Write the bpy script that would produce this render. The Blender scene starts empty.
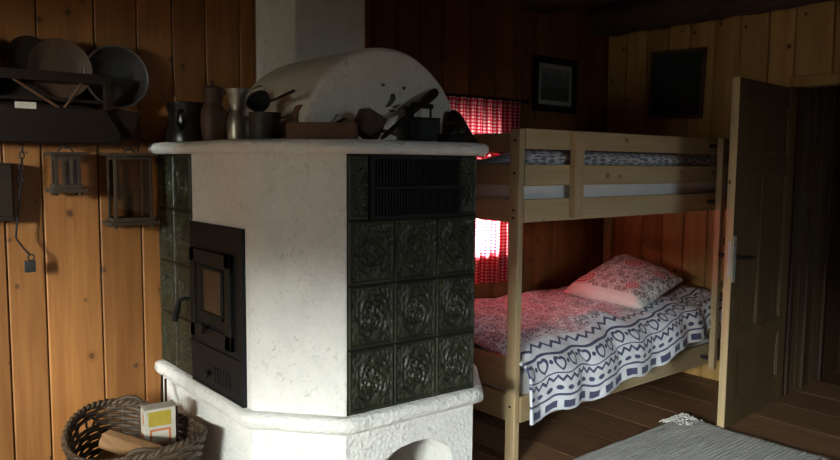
import bpy, bmesh, math, random
from mathutils import Vector, Matrix, Euler, noise as mn
random.seed(7)
sc = bpy.context.scene
COL = sc.collection
PI = math.pi
ORG = {}

# ------------------------------------------------------------------ node helpers
class N:
    def __init__(s, name):
        s.m = bpy.data.materials.new(name); s.m.use_nodes = True
        s.t = s.m.node_tree; s.t.nodes.clear()
        s.out = s.t.nodes.new('ShaderNodeOutputMaterial')
    def n(s, typ, **kw):
        nd = s.t.nodes.new(typ)
        for k, v in kw.items(): setattr(nd, k, v)
        return nd
    def put(s, sock, v):
        if hasattr(v, 'links') or isinstance(v, bpy.types.NodeSocket): s.t.links.new(v, sock)
        else: sock.default_value = v
    def ma(s, op, a, b=0.0, c=0.0):
        nd = s.n('ShaderNodeMath', operation=op)
        s.put(nd.inputs[0], a); s.put(nd.inputs[1], b); s.put(nd.inputs[2], c)
        return nd.outputs[0]
    def mix(s, f, a, b, mode='MIX'):
        nd = s.n('ShaderNodeMix', data_type='RGBA', blend_type=mode)
        s.put(nd.inputs[0], f)
        s.put(nd.inputs[6], a if not isinstance(a, tuple) else (*a, 1)[:4])
        s.put(nd.inputs[7], b if not isinstance(b, tuple) else (*b, 1)[:4])
        return nd.outputs[2]
    def ramp(s, f, lo, hi):
        nd = s.n('ShaderNodeMapRange', interpolation_type='SMOOTHSTEP'); nd.clamp = True
        s.put(nd.inputs[0], f); nd.inputs[1].default_value = lo; nd.inputs[2].default_value = hi
        return nd.outputs[0]
    def co(s, kind='Object'): return s.n('ShaderNodeTexCoord').outputs[kind]
    def xyz(s, v):
        nd = s.n('ShaderNodeSeparateXYZ'); s.put(nd.inputs[0], v); return nd.outputs
    def vec(s, x, y, z=0.0):
        nd = s.n('ShaderNodeCombineXYZ')
        for i, v in enumerate((x, y, z)): s.put(nd.inputs[i], v)
        return nd.outputs[0]
    def noise(s, v, scale, detail=4, rough=.55, dist=0):
        nd = s.n('ShaderNodeTexNoise'); s.put(nd.inputs['Vector'], v)
        nd.inputs['Scale'].default_value = scale; nd.inputs['Detail'].default_value = detail
        nd.inputs['Roughness'].default_value = rough; nd.inputs['Distortion'].default_value = dist
        return nd.outputs[0]
    def vor(s, v, scale, dim='3D', feat='F1', rnd=1.0):
        nd = s.n('ShaderNodeTexVoronoi', voronoi_dimensions=dim, feature=feat); s.put(nd.inputs['Vector'], v)
        nd.inputs['Scale'].default_value = scale; nd.inputs['Randomness'].default_value = rnd
        return nd.outputs
    def bump(s, h, strength=.3, dist=.01):
        nd = s.n('ShaderNodeBump'); s.put(nd.inputs['Height'], h)
        nd.inputs['Strength'].default_value = strength; nd.inputs['Distance'].default_value = dist
        return nd.outputs[0]
    def bsdf(s, col, rough=.6, metal=0.0, normal=None, spec=.5, sheen=0):
        b = s.n('ShaderNodeBsdfPrincipled')
        s.put(b.inputs['Base Color'], (*col, 1)[:4] if isinstance(col, tuple) else col)
        s.put(b.inputs['Roughness'], rough); s.put(b.inputs['Metallic'], metal)
        b.inputs['Specular IOR Level'].default_value = spec
        if sheen: b.inputs['Sheen Weight'].default_value = sheen
        if normal is not None: s.t.links.new(normal, b.inputs['Normal'])
        return b.outputs[0]
    def fin(s, sh):
        s.t.links.new(sh, s.out.inputs[0]); return s.m

def wood(name, light, dark, axis='z', knots=.5, rough=.55, kcol=(.07, .03, .012), grain=1.0, spec=.3):
    k = N(name); x, y, z = k.xyz(k.co())
    pid = k.n('ShaderNodeAttribute', attribute_name='pid').outputs['Fac']
    if axis == 'z': u, v = k.ma('ADD', x, y), z
    elif axis == 'x': u, v = k.ma('ADD', y, z), x
    else: u, v = k.ma('ADD', x, z), y
    u2 = k.ma('MULTIPLY_ADD', pid, 17.3, u); v2 = k.ma('MULTIPLY_ADD', pid, 5.7, v)
    g1 = k.noise(k.vec(k.ma('MULTIPLY', u2, 16 * grain), k.ma('MULTIPLY', v2, 1.1), pid), 1.0, 4, .6, .8)
    g2 = k.noise(k.vec(k.ma('MULTIPLY', u2, 120 * grain), k.ma('MULTIPLY', v2, 3.0), pid), 1.0, 3, .6)
    f = k.ramp(k.ma('MULTIPLY_ADD', g2, .35, k.ma('MULTIPLY', g1, .75)), .28, .82)
    c = k.mix(f, light, dark)
    tone = k.ma('MULTIPLY_ADD', pid, .42, .79)
    c = k.mix(1.0, c, k.vec(tone, tone, k.ma('MULTIPLY', tone, .97)), 'MULTIPLY')
    if knots > 0:
        wob = k.noise(k.vec(k.ma('MULTIPLY', u2, 30), k.ma('MULTIPLY', v2, 30)), 1.0, 2)
        vv = k.vor(k.vec(k.ma('MULTIPLY_ADD', wob, .022, u2), k.ma('MULTIPLY_ADD', wob, -.016, k.ma('MULTIPLY', v2, .85))), 5.6, '2D')
        gate = k.ma('GREATER_THAN', k.xyz(vv['Color'])[0], 1 - knots * 1.15)
        sz = k.ma('MULTIPLY_ADD', k.xyz(vv['Color'])[1], .046, .026)
        dd = k.ma('DIVIDE', vv['Distance'], sz)
        halo = k.ma('MULTIPLY', k.ma('SUBTRACT', 1.0, k.ramp(dd, .8, 2.6)), gate)
        core = k.ma('MULTIPLY', k.ma('SUBTRACT', 1.0, k.ramp(dd, .75, 1.1)), gate)
        c = k.mix(k.ma('MULTIPLY', halo, .5), c, dark)
        c = k.mix(k.ma('MULTIPLY', core, .9), c, kcol)
    nb = k.bump(k.ma('ADD', g1, g2), .12, .004)
    return k.fin(k.bsdf(c, rough, 0, nb, spec))

def plain(name, col, rough=.6, metal=0, var=.25, scale=30, bumpy=.15, spec=.4):
    k = N(name); nz = k.noise(k.co(), scale, 5, .6)
    c = k.mix(k.ramp(nz, .3, .75), tuple(a * (1 + var) for a in col), tuple(a * (1 - var) for a in col))
    return k.fin(k.bsdf(c, rough, metal, k.bump(nz, bumpy, .004), spec))

def plaster(name, col=(.76, .74, .70), bs=.6):
    k = N(name); o = k.co()
    a = k.noise(o, 9, 6, .6); b = k.noise(o, 75, 5, .65); c3 = k.vor(o, 60)['Distance']
    speck = k.ramp(k.noise(o, 46, 4, .75, .6), .54, .68); patch = k.ramp(k.noise(o, 5, 4, .65), .40, .62)
    c = k.mix(k.ramp(a, .35, .75), col, tuple(v * .9 for v in col))
    c = k.mix(k.ma('MULTIPLY', k.ma('MULTIPLY', speck, patch), .62), c, (.30, .265, .21))
    h = k.ma('ADD', k.ma('MULTIPLY', a, 1.6), k.ma('MULTIPLY_ADD', c3, .5, k.ma('MULTIPLY', b, .8)))
    return k.fin(k.bsdf(c, .9, 0, k.bump(h, bs, .014), .2))

def tile_mat():
    k = N('green_glaze'); nz = k.noise(k.co(), 14, 4, .6)
    c = k.mix(k.ramp(nz, .3, .7), (.034, .035, .018), (.014, .015, .008))
    return k.fin(k.bsdf(c, .42, 0, k.bump(k.noise(k.co(), 55, 4), .3, .004), .4))

def glass_mat(name, tint=(.9, .95, .95), refl=.08):
    k = N(name)
    tr = k.n('ShaderNodeBsdfTransparent'); tr.inputs[0].default_value = (*tint, 1)
    gl = k.n('ShaderNodeBsdfGlossy'); gl.inputs['Roughness'].default_value = .03
    mx = k.n('ShaderNodeMixShader'); mx.inputs[0].default_value = refl
    k.t.links.new(tr.outputs[0], mx.inputs[1]); k.t.links.new(gl.outputs[0], mx.inputs[2])
    return k.fin(mx.outputs[0])

def gingham():
    k = N('red_gingham'); u, v, _ = k.xyz(k.co('UV'))
    def st(a): return k.ma('GREATER_THAN', k.ma('FRACT', k.ma('MULTIPLY', a, 1 / .021)), .47)
    s = k.ma('MULTIPLY', k.ma('ADD', st(u), st(v)), .5)
    c = k.mix(k.ramp(s, 0.0, .5), (.95, .80, .76), (.80, .09, .13))
    c = k.mix(k.ramp(s, .5, 1.0), c, (.55, .015, .045))
    tl = k.n('ShaderNodeBsdfTranslucent'); df = k.n('ShaderNodeBsdfDiffuse'); tp = k.n('ShaderNodeBsdfTransparent')
    for q in (tl, df, tp): k.t.links.new(c, q.inputs[0])
    m1 = k.n('ShaderNodeMixShader'); m1.inputs[0].default_value = .35
    k.t.links.new(tl.outputs[0], m1.inputs[1]); k.t.links.new(df.outputs[0], m1.inputs[2])
    m2 = k.n('ShaderNodeMixShader'); m2.inputs[0].default_value = .10
    k.t.links.new(m1.outputs[0], m2.inputs[1]); k.t.links.new(tp.outputs[0], m2.inputs[2])
    return k.fin(m2.outputs[0])

BLUE = (.018, .024, .105); DKB = (.05, .045, .11)
def duvet_mat(sparse=False):
    k = N('duvet_print_blue' if sparse else 'duvet_print'); u, v, _ = k.xyz(k.co('UV'))
    A = lambda a, b: k.ma('ADD', a, b)
    M = lambda a, b: k.ma('MULTIPLY', a, b)
    def band(lo, hi): return M(k.ma('GREATER_THAN', v, lo), k.ma('LESS_THAN', v, hi))
    def per(p, off=0.): return k.ma('SUBTRACT', k.ma('FRACT', k.ma('DIVIDE', A(u, off), p)), .5)
    dash = M(band(.014, .05), k.ma('LESS_THAN', k.ma('ABSOLUTE', per(.105)), .33))
    line1 = band(.072, .083)
    pd = per(.062, .01); leaf = k.ma('LESS_THAN', A(k.ma('POWER', k.ma('DIVIDE', pd, .32), 2.0), k.ma('POWER', k.ma('DIVIDE', k.ma('SUBTRACT', v, .11), .011), 2.0)), 1.0)
    def zig(c, amp, p, w): 
        t = M(k.ma('ABSOLUTE', per(p)), amp * 2)
        return k.ma('LESS_THAN', k.ma('ABSOLUTE', k.ma('SUBTRACT', k.ma('SUBTRACT', v, c - amp / 2), t)), w)
    zig1 = zig(.155, .022, .05, .008)
    line2 = band(.178, .184)
    hx = M(per(.105, .03), 3.3); hy = k.ma('DIVIDE', k.ma('SUBTRACT', v, .222), .033)
    def hfill(sc):
        X, Y = M(hx, 1 / sc), M(hy, 1 / sc); x2 = M(X, X); q = k.ma('SUBTRACT', A(x2, M(Y, Y)), 1.0)
        return k.ma('LESS_THAN', k.ma('SUBTRACT', M(M(q, q), q), M(M(x2, Y), M(Y, Y))), 0.0)
    heart = M(k.ma('SUBTRACT', hfill(1.0), hfill(.62)), band(.180, .272))
    dotp = k.ma('LESS_THAN', A(M(M(k.ma('SUBTRACT', k.ma('ABSOLUTE', per(.105, .03)), .5), .105), M(k.ma('SUBTRACT', k.ma('ABSOLUTE', per(.105, .03)), .5), .105)), k.ma('POWER', k.ma('SUBTRACT', v, .235), 2.0)), .00012)
    line3 = band(.272, .286)
    zig2 = zig(.33, .026, .07, .008)
    pat = dash
    for s in (line1, leaf, zig1, line2, heart, dotp, line3, zig2): pat = k.ma('MAXIMUM', pat, s)
    # scattered small motifs above the border
    v1 = k.vor(k.vec(u, v), 15, '2D', rnd=.55); r = v1['Distance']
    ring = M(k.ma('GREATER_THAN', r, .20), k.ma('LESS_THAN', r, .34)); dot = k.ma('LESS_THAN', r, .10)
    v2 = k.vor(k.vec(A(u, 3.3), v), 34, '2D', rnd=.6); sm = k.ma('LESS_THAN', v2['Distance'], .26)
    sq = k.noise(k.vec(u, v), 55, 2, .5, 1.5); squig = k.ma('LESS_THAN', k.ma('ABSOLUTE', k.ma('SUBTRACT', sq, .5)), .022)
    fld = k.ma('MAXIMUM', k.ma('MAXIMUM', ring, dot), k.ma('MAXIMUM', sm, squig))
    fld = M(fld, k.ma('GREATER_THAN', v, .365))
    if sparse: fld = k.ma('MAXIMUM', k.ma('MAXIMUM', k.ma('LESS_THAN', v1['Distance'], .2), ring), M(sm, k.ma('GREATER_THAN', k.noise(k.vec(u, v), 7, 2), .52)))
    redf = 0.0 if sparse else k.ma('GREATER_THAN', k.noise(k.vec(u, v), 6, 2), .46)
    fcol = k.mix(redf, DKB, (.27, .045, .08))
    w = k.noise(k.vec(u, v), 30, 4)
    base = k.mix(w, (.80, .80, .84), (.74, .75, .80))
    c = k.mix(M(fld, .74), base, fcol)
    c = k.mix(M(pat, .93), c, BLUE)
    return k.fin(k.bsdf(c, .85, 0, k.bump(k.noise(k.vec(u, v), 14, 5, .6), .35, .02), .2, .2))

def pillow_mat():
    k = N('pillow_print'); u, v, _ = k.xyz(k.co('UV'))
    A = lambda a, b: k.ma('ADD', a, b); M = lambda a, b: k.ma('MULTIPLY', a, b)
    v1 = k.vor(k.vec(u, v), 9, '2D', rnd=.7); r = v1['Distance']
    ring = M(k.ma('GREATER_THAN', r, .17), k.ma('LESS_THAN', r, .30)); dot = k.ma('LESS_THAN', r, .09)
    v2 = k.vor(k.vec(A(u, 2.2), v), 26, '2D', rnd=.6); sm = k.ma('LESS_THAN', v2['Distance'], .22)
    sq = k.noise(k.vec(u, v), 30, 2, .5, 1.2); squig = k.ma('LESS_THAN', k.ma('ABSOLUTE', k.ma('SUBTRACT', sq, .5)), .02)
    fld = M(k.ma('MAXIMUM', k.ma('MAXIMUM', ring, dot), k.ma('MAXIMUM', sm, squig)), M(k.ma('GREATER_THAN', u, .10), k.ma('LESS_THAN', u, .94)))
    c = k.mix(M(fld, .85), (.80, .76, .72), (.13, .05, .07))
    for cu, cv, R in ((.22, .83, .10), (.74, .55, .095), (.25, .22, .07), (.70, .14, .07)):
        du = k.ma('SUBTRACT', u, cu); dv = k.ma('SUBTRACT', v, cv)
        d = k.ma('DIVIDE', k.ma('SQRT', A(M(du, du), M(dv, dv))), R)
        ins = k.ma('LESS_THAN', d, 1.15)
        rg = k.ma('GREATER_THAN', k.ma('SINE', M(d, 15.0)), -.25)
        c = k.mix(ins, c, (.80, .74, .70)); c = k.mix(M(k.ma('LESS_THAN', d, 1.05), rg), c, (.55, .03, .04))
    return k.fin(k.bsdf(c, .85, 0, k.bump(k.noise(k.vec(u, v), 8, 4, .6), .3, .02), .2, .2))

def rug_mat():
    k = N('rag_rug'); x, y, z = k.xyz(k.co())
    s = k.noise(k.vec(k.ma('MULTIPLY', x, 5.0), k.ma('MULTIPLY', y, 85.0)), 1.0, 3, .6)
    s2 = k.noise(k.vec(k.ma('MULTIPLY', x, 1.0), k.ma('MULTIPLY', y, 9.0)), 1.0, 2, .5)
    w = k.noise(k.co(), 160, 3, .6)
    c = k.mix(k.ramp(s, .32, .68), (.52, .51, .47), (.34, .33, .31))
    c = k.mix(k.ma('MULTIPLY', k.ramp(s2, .45, .65), .35), c, (.30, .29, .28))
    c = k.mix(k.ma('MULTIPLY', w, .4), c, (.6, .59, .55))
    return k.fin(k.bsdf(c, .95, 0, k.bump(k.ma('ADD', s, w), .7, .01), .1))

def picture_mat(name, top, mid, low, scale=1.):
    k = N(name); u, v, _ = k.xyz(k.co('UV'))
    n1 = k.noise(k.vec(u, v), 4 * scale, 5, .6); hv = k.ma('MULTIPLY_ADD', k.ma('SUBTRACT', n1, .5), .5, v)
    c = k.mix(k.ramp(hv, .55, .62), mid, top); c = k.mix(k.ramp(hv, .25, .38), low, c)
    n2 = k.noise(k.vec(u, v), 14 * scale, 4, .7)
    c = k.mix(k.ma('MULTIPLY', k.ramp(n2, .5, .7), .5), c, tuple(a * .4 for a in low))
    return k.fin(k.bsdf(c, .25, 0, None, .5))

MT = {}
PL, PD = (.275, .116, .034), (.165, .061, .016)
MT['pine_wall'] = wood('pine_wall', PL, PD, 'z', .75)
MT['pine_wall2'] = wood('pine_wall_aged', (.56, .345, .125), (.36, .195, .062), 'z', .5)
MT['floor'] = wood('floor_boards', (.225, .122, .066), (.125, .062, .033), 'y', .25, .5)
MT['ceil'] = wood('ceiling_boards', (.16, .085, .045), (.08, .042, .024), 'y', .3)
MT['bed_x'] = wood('bed_pine_long', (.53, .405, .25), (.43, .30, .162), 'x', .35, .5, (.25, .12, .05))
MT['bed_y'] = wood('bed_pine_cross', (.53, .405, .25), (.43, .30, .162), 'y', .35, .5, (.25, .12, .05))
MT['bed_z'] = wood('bed_pine_post', (.53, .405, .25), (.43, .30, .162), 'z', .3, .5, (.25, .12, .05))
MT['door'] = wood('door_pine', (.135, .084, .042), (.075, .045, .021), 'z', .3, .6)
MT['door_edge'] = wood('door_edge_pine', (.72, .56, .34), (.60, .42, .22), 'z', .1)
MT['beam'] = wood('old_beam', (.085, .055, .04), (.035, .023, .018), 'y', .2, .8, grain=.6)
MT['old'] = wood('dark_old_wood', (.030, .019, .013), (.014, .009, .007), 'x', 0, .7, spec=.12)
MT['oldz'] = wood('dark_old_wood_upright', (.030, .019, .013), (.014, .009, .007), 'z', 0, .7, spec=.12)
MT['brown'] = wood('brown_old_wood', (.125, .060, .032), (.07, .034, .019), 'x', 0, .5)
MT['brownz'] = wood('brown_turned_wood', (.085, .048, .028), (.045, .026, .017), 'z', 0, .6)
MT['lw'] = wood('lantern_wood', (.060, .040, .027), (.03, .02, .014), 'z', 0, .65, spec=.2)
MT['log'] = wood('split_firewood', (.33, .18, .085), (.2, .105, .05), 'y', .2, .8)
MT['plaster'] = plaster('stove_plaster')
MT['chim'] = plaster('chimney_plaster', (.70, .69, .62), .2)
MT['vault'] = plaster('vault_plaster', (.76, .72, .62), .3)
MT['tile'] = tile_mat()
MT['iron'] = plain('black_iron', (.0075, .0075, .008), .6, 0, .3, 60, .2, .22)
MT['black'] = plain('soot_black', (.008, .008, .008), .7)
MT['steel'] = plain('dull_steel', (.30, .29, .27), .38, .9, .2, 25, .05)
MT['darksteel'] = plain('dark_pan_metal', (.042, .039, .036), .5, .6, .3, 25, .1)
MT['tin'] = plain('tin_can', (.34, .325, .29), .36, .85, .25, 18, .08)
MT['clay'] = plain('brown_stoneware', (.085, .048, .032), .5, 0, .2, 12, .06)
MT['darkpot'] = plain('dark_glazed_pot', (.012, .009, .008), .3, 0, .4, 9, .08)
MT['lockplate'] = plain('lock_plate_steel', (.60, .60, .58), .4, .6, .1)
MT['white'] = plain('white_sheet', (.76, .77, .78), .9, 0, .05, 12, .1)
MT['paper'] = plain('white_card', (.55, .50, .42), .8, 0, .08, 14, .05)
MT['yellow'] = plain('yellow_print', (.45, .33, .04), .7, 0, .1, 20, .05)
MT['red'] = plain('orange_red_print', (.55, .16, .05), .7, 0, .1, 20, .05)
MT['mat'] = plain('picture_mount', (.42, .43, .39), .8, 0, .05, 8, .02)
MT['olive'] = plain('painted_olive', (.085, .08, .045), .9, 0, .3, 80, .1)
MT['wicker'] = plain('wicker_willow', (.060, .036, .020), .6, 0, .4, 40, .2)
MT['fringe'] = plain('rug_fringe', (.70, .68, .62), .95, 0, .1, 60, .1)
MT['glass'] = glass_mat('window_glass')
MT['lampglass'] = glass_mat('dusty_lantern_glass', (.66, .60, .52), .05)
MT['stoveglass'] = plain('smoked_stove_glass', (.035, .024, .017), .2, 0, .2, 10, .02, .3)
MT['gingham'] = gingham(); MT['duvet'] = duvet_mat(); MT['duvet_blue'] = duvet_mat(True); MT['pillow'] = pillow_mat(); MT['rug'] = rug_mat()
MT['picA'] = picture_mat('faded_landscape', (.26, .31, .32), (.16, .20, .20), (.10, .13, .10))
MT['picB'] = picture_mat('dark_glass_painting', (.03, .05, .045), (.022, .04, .03), (.012, .02, .016), 1.6)
MT['outside'] = plain('render_outside', (.5, .48, .45), .9)

# ------------------------------------------------------------------ mesh helpers
class MB:
    def __init__(s): s.bm = bmesh.new(); s.pid = s.bm.verts.layers.float.new('pid'); s.uv = None; s.M = Matrix()
    def _v(s, p, pid): v = s.bm.verts.new(s.M @ Vector(p)); v[s.pid] = pid; return v
    def hexa(s, c8, pid=None):
        pid = random.random() if pid is None else pid
        v = [s._v(p, pid) for p in c8]
        for f in ((0, 3, 2, 1), (4, 5, 6, 7), (0, 1, 5, 4), (1, 2, 6, 5), (2, 3, 7, 6), (3, 0, 4, 7)): s.bm.faces.new([v[i] for i in f])
        return s
    def box(s, x0, x1, y0, y1, z0, z1, pid=None):
        x0, x1 = sorted((x0, x1)); y0, y1 = sorted((y0, y1)); z0, z1 = sorted((z0, z1))
        return s.hexa([(x0, y0, z0), (x1, y0, z0), (x1, y1, z0), (x0, y1, z0), (x0, y0, z1), (x1, y0, z1), (x1, y1, z1), (x0, y1, z1)], pid)
    def prism(s, poly, z0, z1, pid=None):            # poly in xy
        return s.loft([[(x, y, z0) for x, y in poly], [(x, y, z1) for x, y in poly]], pid)
    def loft(s, rings, pid=None, cap=True, closed=True):
        pid = random.random() if pid is None else pid
        R = [[s._v(p, pid) for p in r] for r in rings]; n = len(R[0])
        for a, b in zip(R, R[1:]):
            for i in range(n if closed else n - 1):
                j = (i + 1) % n
                s.bm.faces.new((a[i], a[j], b[j], b[i]))
        if cap:
            s.bm.faces.new(R[0][::-1]); s.bm.faces.new(R[-1])
        return s
    def lathe(s, prof, c=(0, 0, 0), seg=36, pid=None, sx=1, sy=1):
        c = Vector(c)
        return s.loft([[tuple(c + Vector((math.cos(2 * PI * i / seg) * max(r, .0005) * sx, math.sin(2 * PI * i / seg) * max(r, .0005) * sy, z))) for i in range(seg)] for r, z in prof], pid)
    def tube(s, pts, r, seg=8, pid=None, closed=False):
        pts = [Vector(p) for p in pts]; n = len(pts); rings = []
        rr = r if isinstance(r, (list, tuple)) else [r] * n
        up = None
        for i, p in enumerate(pts):
            a = pts[i - 1] if (i > 0 or closed) else p; b = pts[(i + 1) % n] if (i < n - 1 or closed) else p
            t = (b - a).normalized()
            if up is None: up = Vector((0, 0, 1)) if abs(t.z) < .9 else Vector((1, 0, 0))
            e1 = t.cross(up).normalized(); e2 = e1.cross(t).normalized(); up = e2
            rings.append([tuple(p + (e1 * math.cos(2 * PI * j / seg) + e2 * math.sin(2 * PI * j / seg)) * rr[i]) for j in range(seg)])
        if closed: rings.append(rings[0])
        s.loft(rings, pid, cap=not closed); return s
    def grid(s, fn, nu, nv, uvf=None, pid=0.5):
        V = [[s._v(fn(i / nu, j / nv), pid) for j in range(nv + 1)] for i in range(nu + 1)]
        if uvf and s.uv is None: s.uv = s.bm.loops.layers.uv.new('UVMap')
        for i in range(nu):
            for j in range(nv):
                f = s.bm.faces.new((V[i][j], V[i + 1][j], V[i + 1][j + 1], V[i][j + 1]))
                if uvf:
                    for l, (a, b) in zip(f.loops, ((i, j), (i + 1, j), (i + 1, j + 1), (i, j + 1))): l[s.uv].uv = uvf(a / nu, b / nv)
        return s
    def build(s, name, mat, parent=None, bevel=0, smooth=False, seg=2, weld=False):
        bm = s.bm
        if weld: bmesh.ops.remove_doubles(bm, verts=bm.verts[:], dist=1e-5)
        bmesh.ops.recalc_face_normals(bm, faces=bm.faces[:])
        if bevel:
            ed = [e for e in bm.edges if len(e.link_faces) == 2 and e.calc_face_angle(0) > .5]
            bmesh.ops.bevel(bm, geom=ed, offset=bevel, offset_type='OFFSET', segments=seg, profile=.5, affect='EDGES', clamp_overlap=True)
        me = bpy.data.meshes.new(name)
        org = ORG.get(parent.name, Vector()) if parent else Vector()
        if org.length: bmesh.ops.translate(bm, verts=bm.verts[:], vec=-org)
        bm.to_mesh(me); bm.free()
        o = bpy.data.objects.new(name, me); COL.objects.link(o)
        if mat: me.materials.append(MT[mat] if isinstance(mat, str) else mat)
        if smooth: me.polygons.foreach_set('use_smooth', [True] * len(me.polygons)); 
        if smooth and smooth != 'all': me.set_sharp_from_angle(angle=math.radians(40))
        if parent: o.parent = parent; ORG[o.name] = org
        return o

def thing(name, label, cat, loc, group=None):
    o = bpy.data.objects.new(name, None); COL.objects.link(o); o.location = loc; o.empty_display_size = .1
    ORG[o.name] = Vector(loc); o['label'] = label; o['category'] = cat
    if group: o['group'] = group
    return o
def tag(o, label, cat, group=None):
    o['label'] = label; o['category'] = cat
    if group: o['group'] = group
    return o
def struct(o, label=None):
    o['kind'] = 'structure'
    if label: o['label'] = label
    return o
def nz(x, y=0., z=0.): return mn.noise(Vector((x, y, z)))
def smooth_step(a, b, x): t = min(1, max(0, (x - a) / (b - a))); return t * t * (3 - 2 * t)

# ================================================================== SETTING
XL, XR, YF, ZC = -3.0, 3.32, -5.0, 2.62
# floor: boards run along y
b = MB(); x = XL; edges = [XL]
e = 2.86 - .325 * 18
while e < 4.7:
    if e > XL + .05: edges.append(e)
    e += .325
edges.append(4.7)
for i, (a, c) in enumerate(zip(edges, edges[1:])):
    b.box(a + .002, c - .002, YF, 0.0, -.03, nz(i * 3.1) * .001)
fl = struct(b.build('floor', 'floor', None, .003), 'dark brown wooden plank floor')
b = MB(); b.box(XL - .2, 4.9, YF - .2, .2, -.12, -.031); s_ = b.build('subfloor', 'black', fl)

def planks(b, seams, axis, plane, zlo, zhi, depth=.02, holes=()):
    # vertical boards between seams along x (axis 'x', front at y=plane) or along y (axis 'y', front at x=plane)
    for i, (a, c) in enumerate(zip(seams, seams[1:])):
        pid = random.random(); off = nz(i * 2.3, 7) * .0015
        spans = [(zlo, zhi)]
        for (h0, h1, hz0, hz1) in holes:
            if a >= h0 - .001 and c <= h1 + .001:
                spans = [q for q in ((zlo, hz0), (hz1, zhi)) if q[1] - q[0] > .02]
        for z0, z1 in spans:
            if axis == 'x': b.box(a + .0025, c - .0025, plane + off, plane + off + depth, z0, z1, pid)
            else: b.box(plane + off, plane + off + depth, a + .0025, c - .0025, z0, z1, pid)

def seams_fill(a, b, known=()):
    out = [a]; pts = sorted(k for k in known if a < k < b)
    for nxt in pts + [b]:
        while nxt - out[-1] > .24: out.append(out[-1] + random.choice((.14, .16, .18, .2)))
        if nxt - out[-1] < .05 and len(out) > 1 and out[-1] not in pts: out.pop()
        out.append(nxt)
    return out

W1 = (1.716, 2.163, .86, 1.75)                        # curtained window opening in the back wall
kn = [-.8, -.622, -.481, -.258, -.08, .08, .238, .41, .49, .62, .8, .97, 1.1, 1.2, 1.37, 1.539, 1.716, 1.937, 2.163, 2.36, 2.55, 2.76, 2.97, 3.15]
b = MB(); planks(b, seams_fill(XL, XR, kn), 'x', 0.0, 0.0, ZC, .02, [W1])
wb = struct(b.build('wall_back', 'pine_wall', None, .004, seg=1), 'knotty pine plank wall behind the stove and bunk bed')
b = MB()
x0, x1, z0, z1 = W1
for q in ((XL - .2, x0, -.03, ZC), (x1, 4.7, -.03, ZC), (x0, x1, -.03, z0), (x0, x1, z1, ZC)): b.box(q[0], q[1], .0215, .2, q[2], q[3])
b.build('wall_core', 'beam', wb)

# right wall with doorway
DH, DY0, DY1 = 1.885, -2.22, -1.335
ks = [-.16, -.33, -.50, -.66, -.83, -1.0, -1.18, -1.335, -1.55, -1.77, -2.0, -2.22, -2.4]
se = sorted(seams_fill(YF, 0.0, ks))
b = MB()
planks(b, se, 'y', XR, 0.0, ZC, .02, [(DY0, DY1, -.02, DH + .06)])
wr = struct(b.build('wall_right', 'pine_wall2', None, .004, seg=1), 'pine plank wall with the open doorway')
b = MB()
for q in ((YF, DY0, 0, ZC), (DY1, .02, 0, ZC), (DY0, DY1, DH + .06, ZC)): b.box(XR + .0215, XR + .11, q[0], q[1], q[2], q[3])
b.build('wall_core', 'beam', wr)
b = MB(); b.box(XR - .012, XR + .11, DY0 - .05, DY1 + .012, DH, DH + .058)
struct(b.build('trim_1', 'pine_wall2', None, .004), 'pine lintel board over the doorway')
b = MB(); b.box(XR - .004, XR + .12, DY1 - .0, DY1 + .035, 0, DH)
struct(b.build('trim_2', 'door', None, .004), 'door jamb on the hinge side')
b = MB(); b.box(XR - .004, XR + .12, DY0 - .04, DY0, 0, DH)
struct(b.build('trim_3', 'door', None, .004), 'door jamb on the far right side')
# passage beyond the doorway
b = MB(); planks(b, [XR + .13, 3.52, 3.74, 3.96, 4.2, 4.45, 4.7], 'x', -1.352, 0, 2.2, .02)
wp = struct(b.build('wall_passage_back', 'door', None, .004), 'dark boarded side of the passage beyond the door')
b = MB()
b = None
for xx in (3.375, 3.60, 3.87): b = MB(); b.box(xx - .012, xx + .012, -1.372, -1.352, 0, 2.2); b.build('batten', 'brownz', wp, .003)
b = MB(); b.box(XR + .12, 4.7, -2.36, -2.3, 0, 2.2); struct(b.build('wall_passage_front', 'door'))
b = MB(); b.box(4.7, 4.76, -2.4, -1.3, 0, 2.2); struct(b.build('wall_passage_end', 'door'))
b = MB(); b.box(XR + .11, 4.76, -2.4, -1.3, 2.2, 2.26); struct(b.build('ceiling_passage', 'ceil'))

# left wall (behind/left of the camera) with its window, front wall with its window
W2 = (-3.6, -2.66, .70, 1.46)
W4 = (-1.95, -1.10, 1.0, 1.9)
W3 = (.5, 1.8, .65, 2.0)
b = MB()
y0, y1, z0, z1 = W2
for q in ((YF - .2, y0, 0, ZC), (y1, W4[0], 0, ZC), (W4[1], .2, 0, ZC), (y0, y1, 0, z0), (y0, y1, z1, ZC), (W4[0], W4[1], 0, W4[2]), (W4[0], W4[1], W4[3], ZC)): b.box(XL - .2, XL, q[0], q[1], q[2], q[3])
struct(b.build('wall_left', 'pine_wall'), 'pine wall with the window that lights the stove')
b = MB()
x0, x1, z0, z1 = W3
for q in ((XL, x0, 0, ZC), (x1, XR + .11, 0, ZC), (x0, x1, 0, z0), (x0, x1, z1, ZC)): b.box(q[0], q[1], YF - .2, YF, q[2], q[3])
struct(b.build('wall_front', 'pine_wall'), 'pine wall behind the viewer with a window')

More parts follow.
